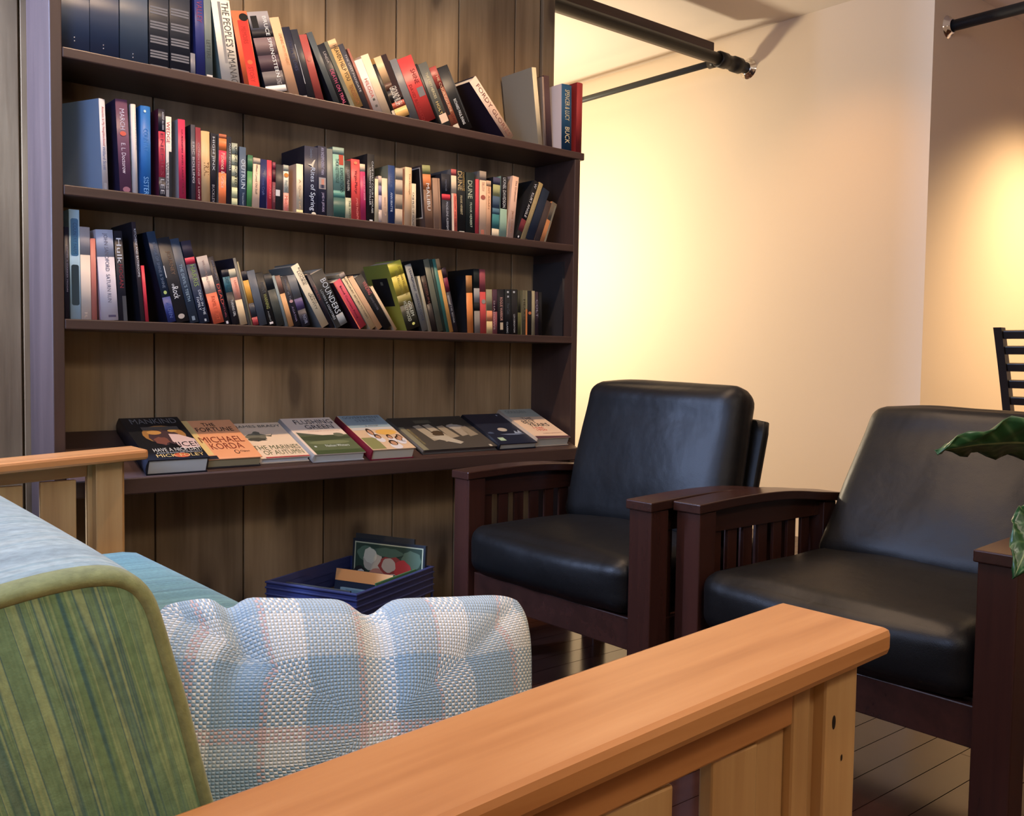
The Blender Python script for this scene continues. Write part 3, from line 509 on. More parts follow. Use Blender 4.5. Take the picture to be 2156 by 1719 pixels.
R3=[  # shade of the shelf above is painted into many upper bands
(137,147,140,478,'2a2838','black book with faint lettering, first on the left',[('UNDER A DARKER MOON',.2,.7,.4,.7,'8a84a0')],dict()),
(149,171,146,441,'b8ced2','tall pale blue book with rounded blue and black panels',[('COUNTRY FARM',.12,.4,.35,.75,'2a4a68')],dict(rpanels=1)),
(172,193,172,478,[(.3,'a89a94'),(.7,'e8cdb4')],'cream paperback beside the tall pale blue book',[('R',.92,.98,.3,.6,'b09a88')],dict()),  # greyed upper band is the cream with shelf shade painted in
(194,205,187,502,'d27a66','salmon pink paperback beside the cream one',[],dict(cov='c06a5c')),
(214,250,219,485,[(.3,'b4b2bc'),(.7,'dccccb')],'thick white hardcover with grey capitals',[('JOHN SANDFORD  SATURN RUN',.04,.8,.35,.65,'6a6470')],dict(patch=[(.94,.965,.4,.85,'4a4258')],round=1)),  # upper band greyed as painted shade, lower band as lit
(252,269,248,487,'2a282e','black book with large white and red lettering',[('Hulk',.08,.36,.2,.8,'dcd8d6'),('HOGAN',.37,.63,.3,.8,'8a3038')],dict(patch=[(.72,1,.5,1,'47474a')],dp=.15)),
(297,306,281,468,'3a3034','tall thin dark book with white capitals',[('KITCHENS AND BATHROOMS',.07,.55,.35,.85,'e0d8d4')],dict(cov='1e1d24',dp=.2)),
(307,314,300,560,'d83844','thin bright red booklet',[],dict(dp=.17)),
(354,372,317,490,[(.72,'2c3a4c'),(.28,'303c78')],'dark blue book with a small green star',[('RANGE OF SHINE & SHINE',.12,.62,.35,.7,'6a7484'),('ALDEN',.78,.95,.35,.75,'5a68a0')],dict(cov='19202f',dp=.17,ovals=[(.67,.5,.02,.2,'b4c070')])),
(373,400,343,504,'2d2b2d','charcoal hardcover with white handwritten lettering',[('Rock',.58,.72,.25,.75,'e4dcd4'),('the',.54,.6,.3,.5,'e4dcd4'),('JOURNEY',.16,.44,.4,.8,'8a6a50')],dict(ovals=[(.93,.45,.03,.3,'b8a898')],patch=[(.32,.46,.0,.06,'e8e0d8')])),
(401,420,363,506,'3b4654','slate blue book with pale capitals',[("THE DEVIL'S TEETH",.3,.74,.3,.65,'9eb0b8')],dict(patch=[(.92,.97,.3,.65,'7a8690')],cov='232a36')),
(422,443,391,510,[(.2,'3d3540'),(.08,'c8384a'),(.72,'30384a')],'slate book with a red band and green lettering',[('HARRIS',.29,.55,.3,.8,'98a860'),('DEAD IN THE',.6,.9,.55,.8,'d0d0d0'),('FAMILY',.68,.84,.2,.45,'d0d0d0')],dict(patch=[(.95,.98,.5,.7,'b0b0b0')])),
(450,474,425,543,[(.3,'b8a494'),(.25,'f0cdae'),(.45,'ef6c48')],'white and orange red hardcover',[('WILLIAM BALDWIN',.06,.5,.4,.6,'b08a78'),('FAMILY FIRST',.6,.95,.35,.7,'d65a3a')],dict(cov='5a2428')),  # first band repeats the cream, darkened as a painted shelf shadow
(475,487,442,543,'282328','black book with spaced red capitals',[('JIM HUNT',.05,.35,.35,.75,'8a8488'),('DEAD',.4,.7,.25,.75,'e0604e'),('RITUAL',.7,.9,.35,.65,'a04850')],dict(patch=[(.95,.99,.2,.6,'c8bcb4')])),
(490,505,473,570,[(.13,'2c2a30'),(.28,'3e6a70'),(.59,'252227')],'black paperback with a teal panel',[('DEEP SLEEP',.14,.4,.3,.8,'244a50'),('TURNING GIRL',.55,.85,.4,.75,'d8d0c4')],dict()),
(507,522,482,570,[(.15,'ccbc98'),(.4,'e8a084'),(.45,'dcb888')],'peach and pink paperback beside the teal panel',[('CRIMSON JOY',.2,.52,.3,.75,'e0785c')],dict()),
(523,529,490,545,'6d675c','tall thin olive grey book behind the peach paperback',[],dict(cov='2a2732')),
(529,533,495,553,'a08e68','very thin olive tan book beside the olive grey one',[],dict()),
(534,546,508,574,[(.17,'26262e'),(.42,'dc9a3c'),(.26,'34363c'),(.15,'a83a3c')],'black paperback with a golden panel and red square',[],dict()),
(547,564,521,574,'565a60','plain slate grey paperback',[],dict(cov='33343a')),
(566,582,536,580,'1f1e1e','black paperback with a yellow word',[('POINT',.18,.38,.3,.75,'6a6864'),('WARNING',.4,.68,.3,.75,'a8a45c'),('AGENT',.72,.92,.3,.5,'98948c')],dict(patch=[(.93,.97,.2,.7,'dccfc0')])),
(584,601,560,581,[(.3,'23272a'),(.7,'3d3f38')],'dark green black paperback right of the yellow word',[],dict()),
(602,608,568,584,'8a8f86','thin grey green paperback left of the tan one',[],dict()),
(609,620,575,586,[(.35,'8a6250'),(.65,'d69a62')],'tan orange paperback spine without lettering',[],dict()),  # brown upper band is the tan with shade painted in
(622,636,587,588,'252329','black paperback with fine grey lettering',[('Murder at Tea',.06,.5,.35,.65,'8a8688'),('AGATHA',.6,.9,.3,.6,'8a7890')],dict(ovals=[(.5,.5,.03,.3,'c89890')])),
(637,655,599,589,[(.45,'75726e'),(.22,'57466a'),(.33,'2c2a34')],'grey and purple paperback beside the white leaning hardcover',[('NOIR',.78,.95,.4,.8,'8a8a98')],dict()),
(678,697,618,566,'e6cfa8','white leaning hardcover with bold black capitals',[('RICHARD',.06,.33,.68,.92,'2a2420'),('LOURIE',.1,.32,.35,.62,'2a2420'),('ZERO',.48,.64,.68,.92,'2a2420'),('GRAVITY',.45,.72,.35,.62,'2a2420')],dict(cov='77736a')),
(698,707,650,580,'28232a','thin dark leaning book with a dull red word',[('WILDS',.2,.48,.2,.75,'8a4038')],dict()),
(708,738,670,580,[(.8,'232322'),(.2,'8a8a86')],'black leaning hardcover with tall thin white capitals',[('BOUNDERS',.15,.78,.45,.9,'d0d0cc'),('LOVERS & DISASTERS',.3,.85,.12,.28,'b8b8b4')],dict(patch=[(.8,1,0,.4,'232322')])),
(757,777,712,597,'d04452','bright red leaning book with dark lettering',[('Blood Countess Rising',.12,.8,.35,.65,'4a141c')],dict(cov='3f1c2a',patch=[(.0,1,.0,.12,'e86a50')])),
(781,795,721,580,[(.08,'a08a78'),(.92,'dcb888')],'cream leaning paperback with one line of black capitals',[('ALLEN DRURY  RETURN TO THEBES',.06,.82,.4,.7,'4a3a2c')],dict()),
(796,809,740,588,'dba87a','plain peach leaning paperback',[],dict()),
(811,830,757,587,'1c1c1e','black leaning paperback with a pink red word',[('WINDING',.13,.36,.45,.95,'e07468'),('DAVID POYER',.4,.65,.4,.65,'706c70')],dict()),
(831,838,783,606,'dcb688','thin cream leaning booklet right of the pink red word',[],dict()),
(857,887,831,558,[(.2,'c0b23e'),(.28,'d6b84a'),(.15,'9a8848'),(.37,'2f2e22')],'yellow and black hardcover with a dark picture on its cover',[('JONATHAN KELLERMAN',.08,.5,.62,.85,'7a6428'),('JESSE KELLERMAN',.12,.48,.32,.52,'8a7a3c'),('GOLEM',.6,.82,.62,.85,'e4e0c4'),('HOLLYWOOD',.58,.88,.3,.55,'d0ccae')],dict(cov='93903a',coverart=1,ovals=[(.93,.6,.02,.3,'d8d070')])),
(889,903,859,560,'7d7a72','grey book with dark blue lettering',[('STANDPOINT  HAROLD COYLE',.06,.85,.4,.75,'34384a')],dict(cov='24231e')),
(904,910,881,583,'ab9c7c','thin cream grey pages edge booklet beside the grey book',[],dict()),
(911,921,891,583,[(.5,'3a2c24'),(.5,'2c2420')],'dark brown paperback with dull red lettering',[('SHIBUMI',.12,.5,.3,.75,'74463a')],dict()),
(922,934,897,548,'64624f','tall olive grey book with a black back',[],dict(cov='201f1c')),
(934,940,907,548,'2c3a30','tall thin dark green book',[],dict()),
(940,947,913,547,'3e6e60','tall teal green book left of the tan orange one',[],dict()),
(947,955,920,547,[(.15,'a8865c'),(.85,'d2964e')],'tall tan orange thin book right of the teal one',[],dict()),  # top band darkened in colour to stand for the shelf's shadow
(956,965,934,566,[(.15,'3a2630'),(.22,'7a2838'),(.63,'26232a')],'black and maroon paperback with white flecks',[('THE EDGE',.55,.85,.3,.6,'a8a49c')],dict(patch=[(.42,.56,.1,.5,'94887a')])),
(984,997,987,581,[(.3,'a56e3c'),(.7,'dd8040')],'orange spined paperback with a big black back cover',[],dict(cov='1a1a1e',dp=.17,round=1)),  # darker orange above is painted shelf shade
(999,1011,1003,567,[(.3,'1d2322'),(.22,'9c938a'),(.13,'1f1f1f'),(.35,'8a7c6e')],'tall black and grey book left of the red spine',[],dict(cov='171819')),
(1012,1024,1015,568,[(.35,'96484a'),(.65,'c64a44')],'tall red book with a small round emblem',[],dict(ovals=[(.5,.6,.035,.35,'a09080')])),  # duller red upper part has the shelf shadow in its colour
(1025,1037,1030,610,[(.48,'8f8465'),(.24,'d8865a'),(.28,'cfae76')],'olive and orange banded paperback',[],dict()),
(1038,1047,1042,610,[(.5,'4a2f38'),(.5,'8a4a4a')],'maroon paperback with specks of white lettering',[('SHADOWS',.25,.9,.1,.45,'b89890')],dict()),  # dark upper half paints shelf shade onto the maroon
(1048,1062,1054,610,'1f1d1f','black paperback with a white to red title',[('ROGUE WARRIOR',.18,.7,.35,.75,'d8a08c')],dict(patch=[(.74,.9,.35,.8,'c0a888')])),
(1063,1076,1069,610,'1e2021','black paperback with a white scribble',[('CLASSIC',.72,.97,.25,.5,'b0b0b0'),('Four Cats',.32,.55,.35,.75,'5a5e62')],dict(patch=[(.04,.08,.35,.65,'c0bcb4'),(.14,.18,.4,.65,'b0aca8')])),
(1077,1090,1083,610,'22201f','black paperback with white capitals along its foot',[('LEN DEIGHTON',.55,.95,.3,.55,'c4bcb4')],dict(patch=[(.04,.08,.25,.55,'c0bcb4')])),
(1090,1098,1094,612,[(.5,'3f3a2a'),(.5,'54502c')],'thin olive green paperback',[],dict(patch=[(0,1,.8,1,'8a825c')])),
(1099,1110,1105,612,'5d553f','olive grey paperback with a cream and orange edge',[('HEARTS',.2,.7,.2,.55,'38341f')],dict(patch=[(0,.42,.65,1,'8f825c'),(.42,1,.65,1,'cc7a44')])),
(1111,1119,1115,613,'1f1e20','thin black paperback with an orange dot',[],dict(ovals=[(.5,.5,.035,.5,'b8663c')])),
(1120,1126,1123,613,'a08f6c','thin cream paperback right of the orange dot',[],dict()),
(1127,1134,1130,615,'3a2a30','thin maroon paperback with grey capitals',[('COLT',.18,.58,.2,.85,'9a9098')],dict()),
(1135,1141,1138,616,'1b1a1a','thin black paperback, last of the upright row',[],dict()),
(1184,1191,1188,552,'342e2c','tall thin dark book against the right side panel',[],dict(dp=.17)),
]
bookset(R1, ZS[0], 'top shelf', 'books on the top shelf')
bookset(R2, ZS[1], 'second shelf', 'books on the second shelf')
bookset(R3, ZS[2], 'third shelf', 'books on the third shelf')
# ------------------------------------------------------------------ eight books lying face up on the slanted display shelf
def flat_book(x0, x1, v0, v1, t, cov, spine, label, page='d8cfc0', rot=0.0, yel=None):
    y, z = slope(v0, .0006)
    r = empty('book', (x0, y, z), (SL, 0, rot), label, 'book', 'books lying on the slanted display shelf')
    w, h = x1 - x0, v1 - v0; bt = .0028
    bm = nb()
    box(bm, 0, w, 0, h, 0, bt, 0, 1, None, 0); box(bm, 0, w, 0, h, t - bt, t, 0, 1, None, 1)
    n = 6; P = [(-.005 * math.sin(PI * k / n), t * k / n) for k in range(n + 1)]
    A = [bm.verts.new((x, 0, z_)) for x, z_ in P]; B = [bm.verts.new((x, h, z_)) for x, z_ in P]
    A2 = [bm.verts.new((bt, 0, 0)), bm.verts.new((bt, 0, t))]; B2 = [bm.verts.new((bt, h, 0)), bm.verts.new((bt, h, t))]
    for k in range(n): q = bm.faces.new((A[k], A[k + 1], B[k + 1], B[k])); q.material_index = 2; q.smooth = True
    for V, V2 in ((A, A2), (B, B2)): q = bm.faces.new(V + [V2[1], V2[0]]); q.material_index = 2
    q = bm.faces.new((A2[0], A2[1], B2[1], B2[0])); q.material_index = 2
    obj('cover', bm, [cmat(spine), cmat(cov), cmat(spine)], r)
    bm = nb(); box(bm, bt, w - .004, .004, h - .004, bt, t - bt); obj('pages', bm, pmat('page_edges', alb(page), .85, .1), r)
    r['_w'], r['_h'], r['_t'] = w, h, t
    return r
def ftext(r, s, u0, u1, v0, v1, h, name='title', lift=.0008):
    w, hh, t = r['_w'], r['_h'], r['_t']
    text_obj(s, lambda a, c_: (w * (u0 + (u1 - u0) * a), hh * (v0 + (v1 - v0) * c_), t + lift), cmat(h), r, name)
def fpoly(r, pts, h, name='cover_picture', lift=.0003):
    w, hh, t = r['_w'], r['_h'], r['_t']; bm = nb()
    bm.faces.new([bm.verts.new((w * u, hh * v, t + lift)) for u, v in pts]); obj(name, bm, cmat(h), r)
def rect(u0, u1, v0, v1): return [(u0, v0), (u1, v0), (u1, v1), (u0, v1)]
def ell(cu, cv, ru, rv, n=18, a0=0, a1=360): return [(cu + ru * math.cos(math.radians(a0 + (a1 - a0) * k / n)), cv + rv * math.sin(math.radians(a0 + (a1 - a0) * k / n))) for k in range(n + (0 if a1 - a0 == 360 else 1))]
def blob(cu, cv, ru, rv, seed, n=16, j=.25):
    rr = random.Random(seed); return [(cu + ru * math.cos(2 * PI * k / n) * (1 + rr.uniform(-j, j)), cv + rv * math.sin(2 * PI * k / n) * (1 + rr.uniform(-j, j))) for k in range(n)]
g = flat_book(.888, 1.058, -.040, .226, .046, '17171a', '232229', 'thick black book lying open face up, first from the left on the slanted shelf')
g['label'] = 'thick black book with a masked face, lying face up leftmost on the slanted shelf'
fpoly(g, ell(.55, .57, .36, .22), 'a5723c'); fpoly(g, blob(.55, .50, .27, .2, 3), '4a3434', lift=.0005); fpoly(g, rect(.24, .86, .68, .76), '5c5147', lift=.0006)
fpoly(g, [(.62, .58), (.78, .56), (.99, .44), (.99, .25), (.70, .22), (.60, .40)], 'ddb9aa', lift=.0007); fpoly(g, blob(.42, .42, .12, .09, 5), '7c4a3c', lift=.0008)
fpoly(g, ell(.40, .62, .12, .05), 'c48a48', lift=.0009); fpoly(g, ell(.72, .65, .08, .03), 'c8964c', lift=.0009)
ftext(g, 'MANKIND', .14, .92, .84, .96, '6d6864'); ftext(g, 'NICE!', .52, .97, .27, .38, '1a1719', lift=.0011)
ftext(g, 'HAVE A NICE DAY!', .18, .97, .17, .25, 'ded6c8', lift=.0012); ftext(g, 'A TALE OF BLOOD AND SWEATSOCKS', .2, .95, .13, .155, 'cfc8bc', lift=.0012)
ftext(g, 'MICK FOLEY', .17, .95, .05, .115, 'd2a35a', lift=.0012); fpoly(g, ell(.58, .08, .14, .05), 'b8502c', lift=.0008)
g = flat_book(1.062, 1.226, -.024, .228, .030, 'f0a06c', '3a3230', 'orange and tan book with dark red capitals lying on the slanted shelf', page='a9946c')
fpoly(g, rect(0, .17, .1, 1), 'e8c078'); fpoly(g, rect(0, .2, 0, .08), '23222a', lift=.0005)
ftext(g, 'THE', .38, .62, .83, .92, '2b2420'); ftext(g, 'FORTUNE', .2, .9, .69, .80, '2b2420'); ftext(g, 'MICHAEL', .12, .93, .40, .55, '8c3c28'); ftext(g, 'KORDA', .22, .82, .23, .38, '8c3c28')
fpoly(g, ell(.62, .15, .045, .05), '4a2a20'); fpoly(g, ell(.62, .15, .032, .036), 'f0a06c', lift=.0006); ftext(g, 'Opus', .68, .86, .13, .18, '4a2a20')
g = flat_book(1.229, 1.388, -.016, .222, .018, 'f0cda8', 'f0cda8', 'cream war novel with green capitals and a red foot line on the slanted shelf', page='c9c2b8')
ftext(g, 'JAMES BRADY', .03, .97, .84, .93, '3c4038'); fpoly(g, blob(.28, .6, .2, .1, 11), '77705c'); fpoly(g, blob(.24, .52, .22, .05, 12), '4d483c', lift=.0005); fpoly(g, blob(.34, .69, .07, .07, 13), '6c6654', lift=.0006); fpoly(g, [(.4, .62), (.6, .63), (.66, .68), (.58, .58)], '6c6654', lift=.0006)
ftext(g, 'THE MARINES', .02, .97, .22, .34, '5c5f34'); ftext(g, 'OF AUTUMN', .14, .95, .08, .2, '5c5f34'); fpoly(g, rect(.1, 1, .0, .03), 'a83a34')
g = flat_book(1.394, 1.574, -.030, .226, .028, 'eed0b4', 'c9bdb0', 'book with a green meadow cover and pale spine on the slanted shelf', page='cfc4b2')
fpoly(g, rect(.05, 1, 0, .50), '5f6442'); fpoly(g, [(.05, .38), (.3, .35), (1, .39), (1, .46), (.6, .50), (.05, .47)], '474c34', lift=.0005); fpoly(g, rect(.05, 1, 0, .1), '46502f', lift=.0005); fpoly(g, [(.05, .50), (.05, .60), (.25, .55), (.5, .50)], '5a5c48', lift=.0006); fpoly(g, blob(.82, .50, .12, .05, 8), '6c6a52', lift=.0006); fpoly(g, ell(.5, .3, .4, .05), '7a7c54', lift=.0006)
ftext(g, 'FLUSHING', .2, .95, .82, .94, '37363a'); ftext(g, 'GREEN', .32, .88, .68, .79, '37363a'); ftext(g, 'a novel of the last summer by the river', .3, .92, .60, .625, 'b0705c'); ftext(g, 'Nathan Winters', .36, .82, .18, .24, 'd8d8c8'); fpoly(g, ell(.16, .2, .025, .02), 'c8c8b8', lift=.0008)
g = flat_book(1.592, 1.756, -.040, .212, .038, 'd9b28a', '8c2130', 'book with a thick dark red spine and people on its cover, on the slanted shelf', page='d8c6a8')
fpoly(g, rect(.02, 1, .62, 1), '93a0a0'); fpoly(g, rect(.02, 1, .56, .63), 'c8bcae', lift=.0004); fpoly(g, ell(.72, .48, .24, .08), 'e2a850', lift=.0005); fpoly(g, rect(.02, .34, .02, .34), '8a8450', lift=.0005)
ftext(g, 'GOVERNMENT', .08, .95, .90, .97, '4a5058'); ftext(g, 'STREET', .3, .8, .80, .87, '5a646a'); ftext(g, 'a novel', .4, .7, .66, .7, '6a5a4c')
for (u, v, ru, rv) in ((.36, .5, .06, .09), (.42, .36, .06, .06), (.68, .34, .05, .06), (.84, .28, .06, .06), (.62, .17, .08, .07), (.9, .33, .05, .06)):
    fpoly(g, ell(u, v - .09, ru * 1.6, rv * 1.2), 'dccfc6', lift=.0006); fpoly(g, ell(u, v, ru * 1.15, rv * 1.1), '3c2a1e', lift=.0007); fpoly(g, ell(u, v - .015, ru * .75, rv * .8), 'c08a66', lift=.0008)
g = flat_book(1.805, 2.120, -.022, .226, .016, '4d443a', '6a5f52', 'wide dark brown picture book with pale objects, on the slanted shelf', page='5a4a42')
fpoly(g, rect(.0, 1, .7, 1), '39332c'); fpoly(g, rect(.0, .07, 0, .7), '8a7f62', lift=.0004)
for u0, v0, u1, v1, h in ((.2, .3, .36, .72, 'a8957a'), (.34, .25, .5, .74, 'b09c80'), (.5, .35, .62, .68, 'a08c70'), (.66, .4, .8, .72, 'a39078'), (.8, .38, .9, .64, '94826a')):
    fpoly(g, [(u0, v1), (u0 + .1, v1 + .03), (u1 + .04, v0), (u1 - .1, v0 - .05)], h, lift=.0006)
fpoly(g, blob(.42, .47, .08, .09, 21), '4d3a28', lift=.0009); fpoly(g, [(.25, .35), (.55, .12), (.62, .17), (.45, .42)], 'b7a68c', lift=.0008); fpoly(g, rect(.28, .5, .8, .9), '58503f', lift=.0006); fpoly(g, blob(.74, .66, .1, .08, 23), 'b0a08c', lift=.0009)
ftext(g, 'PAINTING THE GAME', .08, .11, .15, .65, 'b09a60'); fpoly(g, rect(.9, .935, .0, .06), 'c8b49a', lift=.0009)
g = flat_book(2.128, 2.302, -.026, .220, .024, '1d2130', '171a24', 'dark navy book with a pale moon and splash on the slanted shelf', page='b8ad98')
fpoly(g, ell(.52, .45, .12, .06), 'b8a894'); fpoly(g, [(.3, .3), (.5, .27), (.75, .26), (.98, .29), (.8, .31), (.55, .31)], '6a7080', lift=.0005); fpoly(g, [(.72, .31), (.78, .4), (.82, .33), (.9, .42), (.92, .31)], '9aa0ac', lift=.0006); fpoly(g, rect(.12, .27, .1, .2), 'a8b894', lift=.0006); fpoly(g, blob(.12, .36, .08, .03, 31), '4a5266', lift=.0006)
fpoly(g, ell(.86, .93, .02, .02), 'b8bcc8', lift=.0006)
g = flat_book(2.306, 2.470, -.020, .232, .034, 'e9c19c', 'd9bb9a', 'cream book with black and red lettering, rightmost on the slanted shelf', page='cdbfa4')
fpoly(g, rect(0, 1, .72, 1), 'a2a090'); ftext(g, 'THE', .3, .62, .62, .70, '2c2826'); ftext(g, 'BEST', .2, .6, .50, .60, '2c2826'); ftext(g, 'YEARS', .26, .86, .39, .49, '2c2826')
ftext(g, '1945', .28, .58, .31, .37, 'd8604a'); ftext(g, '1950', .30, .6, .24, .30, 'd8604a'); ftext(g, 'JOSEPH GOULDEN', .34, .9, .13, .17, 'b8907c'); ftext(g, 'GOULDEN', .1, .7, .86, .95, '6e7068'); fpoly(g, [(0, .0), (1, .0), (1, .05), (.02, .09)], '5a3a3c')
for o_ in bpy.data.objects:
    for k in ('_w', '_h', '_t'):
        if k in o_: del o_[k]
# ------------------------------------------------------------------ pine sofa
def at_root(root, o):
    o.location = -root.location; return o
sofa = empty('futon_sofa', (.33, 1.5, 0), label='pine framed futon sofa with teal and green striped cushions in the foreground', cat='sofa')
def so(name, bm, m, smooth=False, parent=None):
    o = obj(name, bm, m, parent or sofa, smooth)
    if parent is None: at_root(sofa, o)
    return o
M_knot = pmat('dark_knot', (.012, .007, .004), .5)
def captop(x): return .705 - .06 * (.835 - x) + .004 * math.sin(PI * max(0, min(1, (x + .15) / .985)))
def sofa_arm(near):
    Y = (lambda y: y) if near else (lambda y: 3.003 - y)
    def bx(bm, x0, x1, y0, y1, z0, z1, bev=.003):
        a, b_ = sorted((Y(y0), Y(y1))); box(bm, x0, x1, a, b_, z0, z1, bev)
    bm = nb(); xs = [-.15 + .985 * k / 16 for k in range(17)]
    pts = [(x, captop(x)) for x in xs] + [(x, captop(x) - .026) for x in xs[::-1]]
    a, b_ = sorted((Y(.444), Y(.566))); prism(bm, pts, a, b_, 1, .007)
    so('arm_cap', bm, M_pine)
    bm = nb(); bx(bm, .749, .800, .458, .486, 0, captop(.749) - .0265); bx(bm, .709, .734, .464, .486, 0, captop(.709) - .0265); bx(bm, .734, .749, .471, .486, 0, captop(.734) - .027, 0)
    bx(bm, .720, .786, .486, .518, 0, captop(.72) - .0265); so('front_post', bm, M_pinev)
    bm = nb(); bx(bm, -.14, -.075, .462, .518, 0, captop(-.14) - .0268); so('rear_post', bm, M_pinev)
    bm = nb(); pts = [(-.075, .600), (.7085, .636), (.7085, captop(.7085) - .0268), (-.075, captop(-.075) - .0268)]
    a, b_ = sorted((Y(.465), Y(.487))); prism(bm, pts, a, b_, 1, .002); so('apron_rail', bm, M_pine)
    bm = nb(); bx(bm, -.075, .7085, .467, .487, .10, .17); so('lower_rail', bm, M_pine)
    lay = ((.667, .7085), (.607, .6665), (.482, .559), (.357, .434), (.232, .309), (.107, .184), (-.02, .057)) if near else ((.600, .683), (.478, .561), (.356, .439), (.234, .317), (.112, .195), (-.01, .073))
    for x0, x1 in lay:
        bm = nb(); bx(bm, x0, x1, .473 if x0 == .667 else .470, .485, .165, .598 + .046 * (x0 + .075), .0025); so('slat', bm, M_pinev)
    if near:
        for (kx, kz, rx, rz) in ((.7615, .628, .0028, .0065), (.776, .592, .0016, .003)):
            bm = nb(); disc(bm, kx, kz, rx, rz, .4577, 16); so('knot', bm, M_knot)
sofa_arm(True); sofa_arm(False)
bm = nb(); box(bm, .745, .778, .5185, 2.484, .225, .325, .006); so('front_rail', bm, M_pine)
bm = nb(); box(bm, -.06, .745, .53, 2.47, .285, .318, .002); so('seat_deck', bm, M_pine)
bm = nb(); box(bm, -.135, -.105, .5185, 2.484, .30, .76, .005); so('back_rail', bm, M_pine)
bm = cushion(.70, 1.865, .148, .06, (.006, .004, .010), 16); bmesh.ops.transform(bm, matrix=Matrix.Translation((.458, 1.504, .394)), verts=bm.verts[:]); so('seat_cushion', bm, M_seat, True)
# back cushion: a thick bolster, its near end closed by a striped green panel inside an olive binding
OUT = [(.296, .478), (.281, .535), (.263, .60), (.246, .66), (.231, .723), (.222, .755), (.2155, .779), (.2085, .798), (.197, .811), (.178, .8175), (.146, .8165), (.10, .8085), (.05, .797), (0, .784), (-.04, .770), (-.072, .752), (-.085, .725), (-.080, .68), (-.055, .62), (-.03, .54), (-.012, .482)]
def spl(P, n):
    out = []
    for i in range(len(P)):
        p0, p1, p2, p3 = (Vector(P[(i + k - 1) % len(P)]) for k in range(4))
        for k in range(n):
            t = k / n; out.append(.5 * ((2 * p1) + (p2 - p0) * t + (2 * p0 - 5 * p1 + 4 * p2 - p3) * t * t + (3 * p1 - p0 - 3 * p2 + p3) * t ** 3))
    return out
OUT = spl([Vector(p) for p in OUT], 3); NO = len(OUT); CEN = Vector((.10, .655))
NRM = []
for i in range(NO):
    d = (OUT[(i + 1) % NO] - OUT[i - 1]).normalized(); n_ = Vector((d.y, -d.x))
    if n_.dot(OUT[i] - CEN) < 0: n_ = -n_
    NRM.append(n_)
def ring(bm, off, y, k=1.0): return [bm.verts.new(((p + n_ * off).x, y, (p + n_ * off).y)) for p, n_ in zip(OUT, NRM)]
def loft(bm, rings):
    for a, b_ in zip(rings, rings[1:]):
        for i in range(NO): bm.faces.new((a[i], a[(i + 1) % NO], b_[(i + 1) % NO], b_[i])).smooth = True
bm = nb(); ysx = [.613] + [.64 + (2.36 - .64) * k / 24 for k in range(25)] + [2.385, 2.40]
loft(bm, [ring(bm, .006 * math.sin(PI * min(1, max(0, (y - .613) / 1.78))) ** .5 - (.02 if y > 2.39 else 0), y) for y in ysx])
bm.faces.new([v for v in bm.verts if abs(v.co.y - 2.40) < 1e-5]); bc_ = so('back_cushion', bm, M_teal, True)
bm = nb(); loft(bm, [ring(bm, o, y) for o, y in ((-.011, .6005), (-.008, .5970), (-.005, .5965), (-.002, .599), (0, .604), (.0005, .6135))]); o = so('binding', bm, M_olive, True, bc_)
bm = nb(); rs = [[bm.verts.new((CEN.x + ((p + n_ * -.010) - CEN).x * s, .599 - .012 * (1 - s * s), CEN.y + ((p + n_ * -.010) - CEN).y * s)) for p, n_ in zip(OUT, NRM)] for s in (1, .8, .6, .4, .2)]
loft(bm, rs); bm.faces.new(rs[-1]); so('end_panel', bm, M_green, True, bc_)
# ------------------------------------------------------------------ woven throw pillow
M_pl = pmat('plaid_weave', (.5, .6, .65), .9, .15); nt, N, L, b = nodes(M_pl)
uv = N.new('ShaderNodeUVMap'); sx = N.new('ShaderNodeSeparateXYZ'); L.new(uv.outputs[0], sx.inputs[0])
BL, BL2, CRM, PNK, GRY = (.27, .41, .52), (.38, .50, .58), (.82, .82, .77), (.66, .49, .46), (.60, .66, .66)
warp = ramp(N, [(0, CRM), (.04, BL2), (.075, PNK), (.10, CRM), (.14, BL2), (.245, PNK), (.258, CRM), (.345, BL2), (.468, PNK), (.487, CRM), (.56, BL2), (.665, PNK), (.675, CRM), (.765, BL2), (.885, PNK), (.905, CRM), (.975, BL2)], 'CONSTANT')
weft = ramp(N, [(0, BL2), (.07, GRY), (.235, BL), (.48, PNK), (.53, GRY), (.61, BL), (.80, GRY), (.87, BL), (.95, GRY)], 'CONSTANT')
L.new(sx.outputs[0], warp.inputs[0]); iv = math_n(N, L, 'SUBTRACT', 1.0, sx.outputs[1]); L.new(iv, weft.inputs[0])
NU, NV = 118, 84
pu = math_n(N, L, 'MULTIPLY', sx.outputs[0], NU); pv = math_n(N, L, 'MULTIPLY', sx.outputs[1], NV)
par = math_n(N, L, 'MODULO', math_n(N, L, 'ADD', math_n(N, L, 'FLOOR', pu), math_n(N, L, 'FLOOR', pv)), 2.0)
mx = N.new('ShaderNodeMix'); mx.data_type = 'RGBA'; L.new(par, mx.inputs[0]); L.new(weft.outputs[0], mx.inputs[6]); L.new(warp.outputs[0], mx.inputs[7])
fu = math_n(N, L, 'ABSOLUTE', math_n(N, L, 'SINE', math_n(N, L, 'MULTIPLY', pu, PI))); fv = math_n(N, L, 'ABSOLUTE', math_n(N, L, 'SINE', math_n(N, L, 'MULTIPLY', pv, PI)))
hh = math_n(N, L, 'POWER', math_n(N, L, 'MULTIPLY', fu, fv), .6)
L.new(mx.outputs[2], b.inputs['Base Color'])
bump(N, L, b, hh, .8, .002); b.inputs['Sheen Weight'].default_value = .3
bm = nb(); uvl = bm.loops.layers.uv.new('UVMap'); n, mth = 64, 44; PW, PH, PT = .425, .262, .066
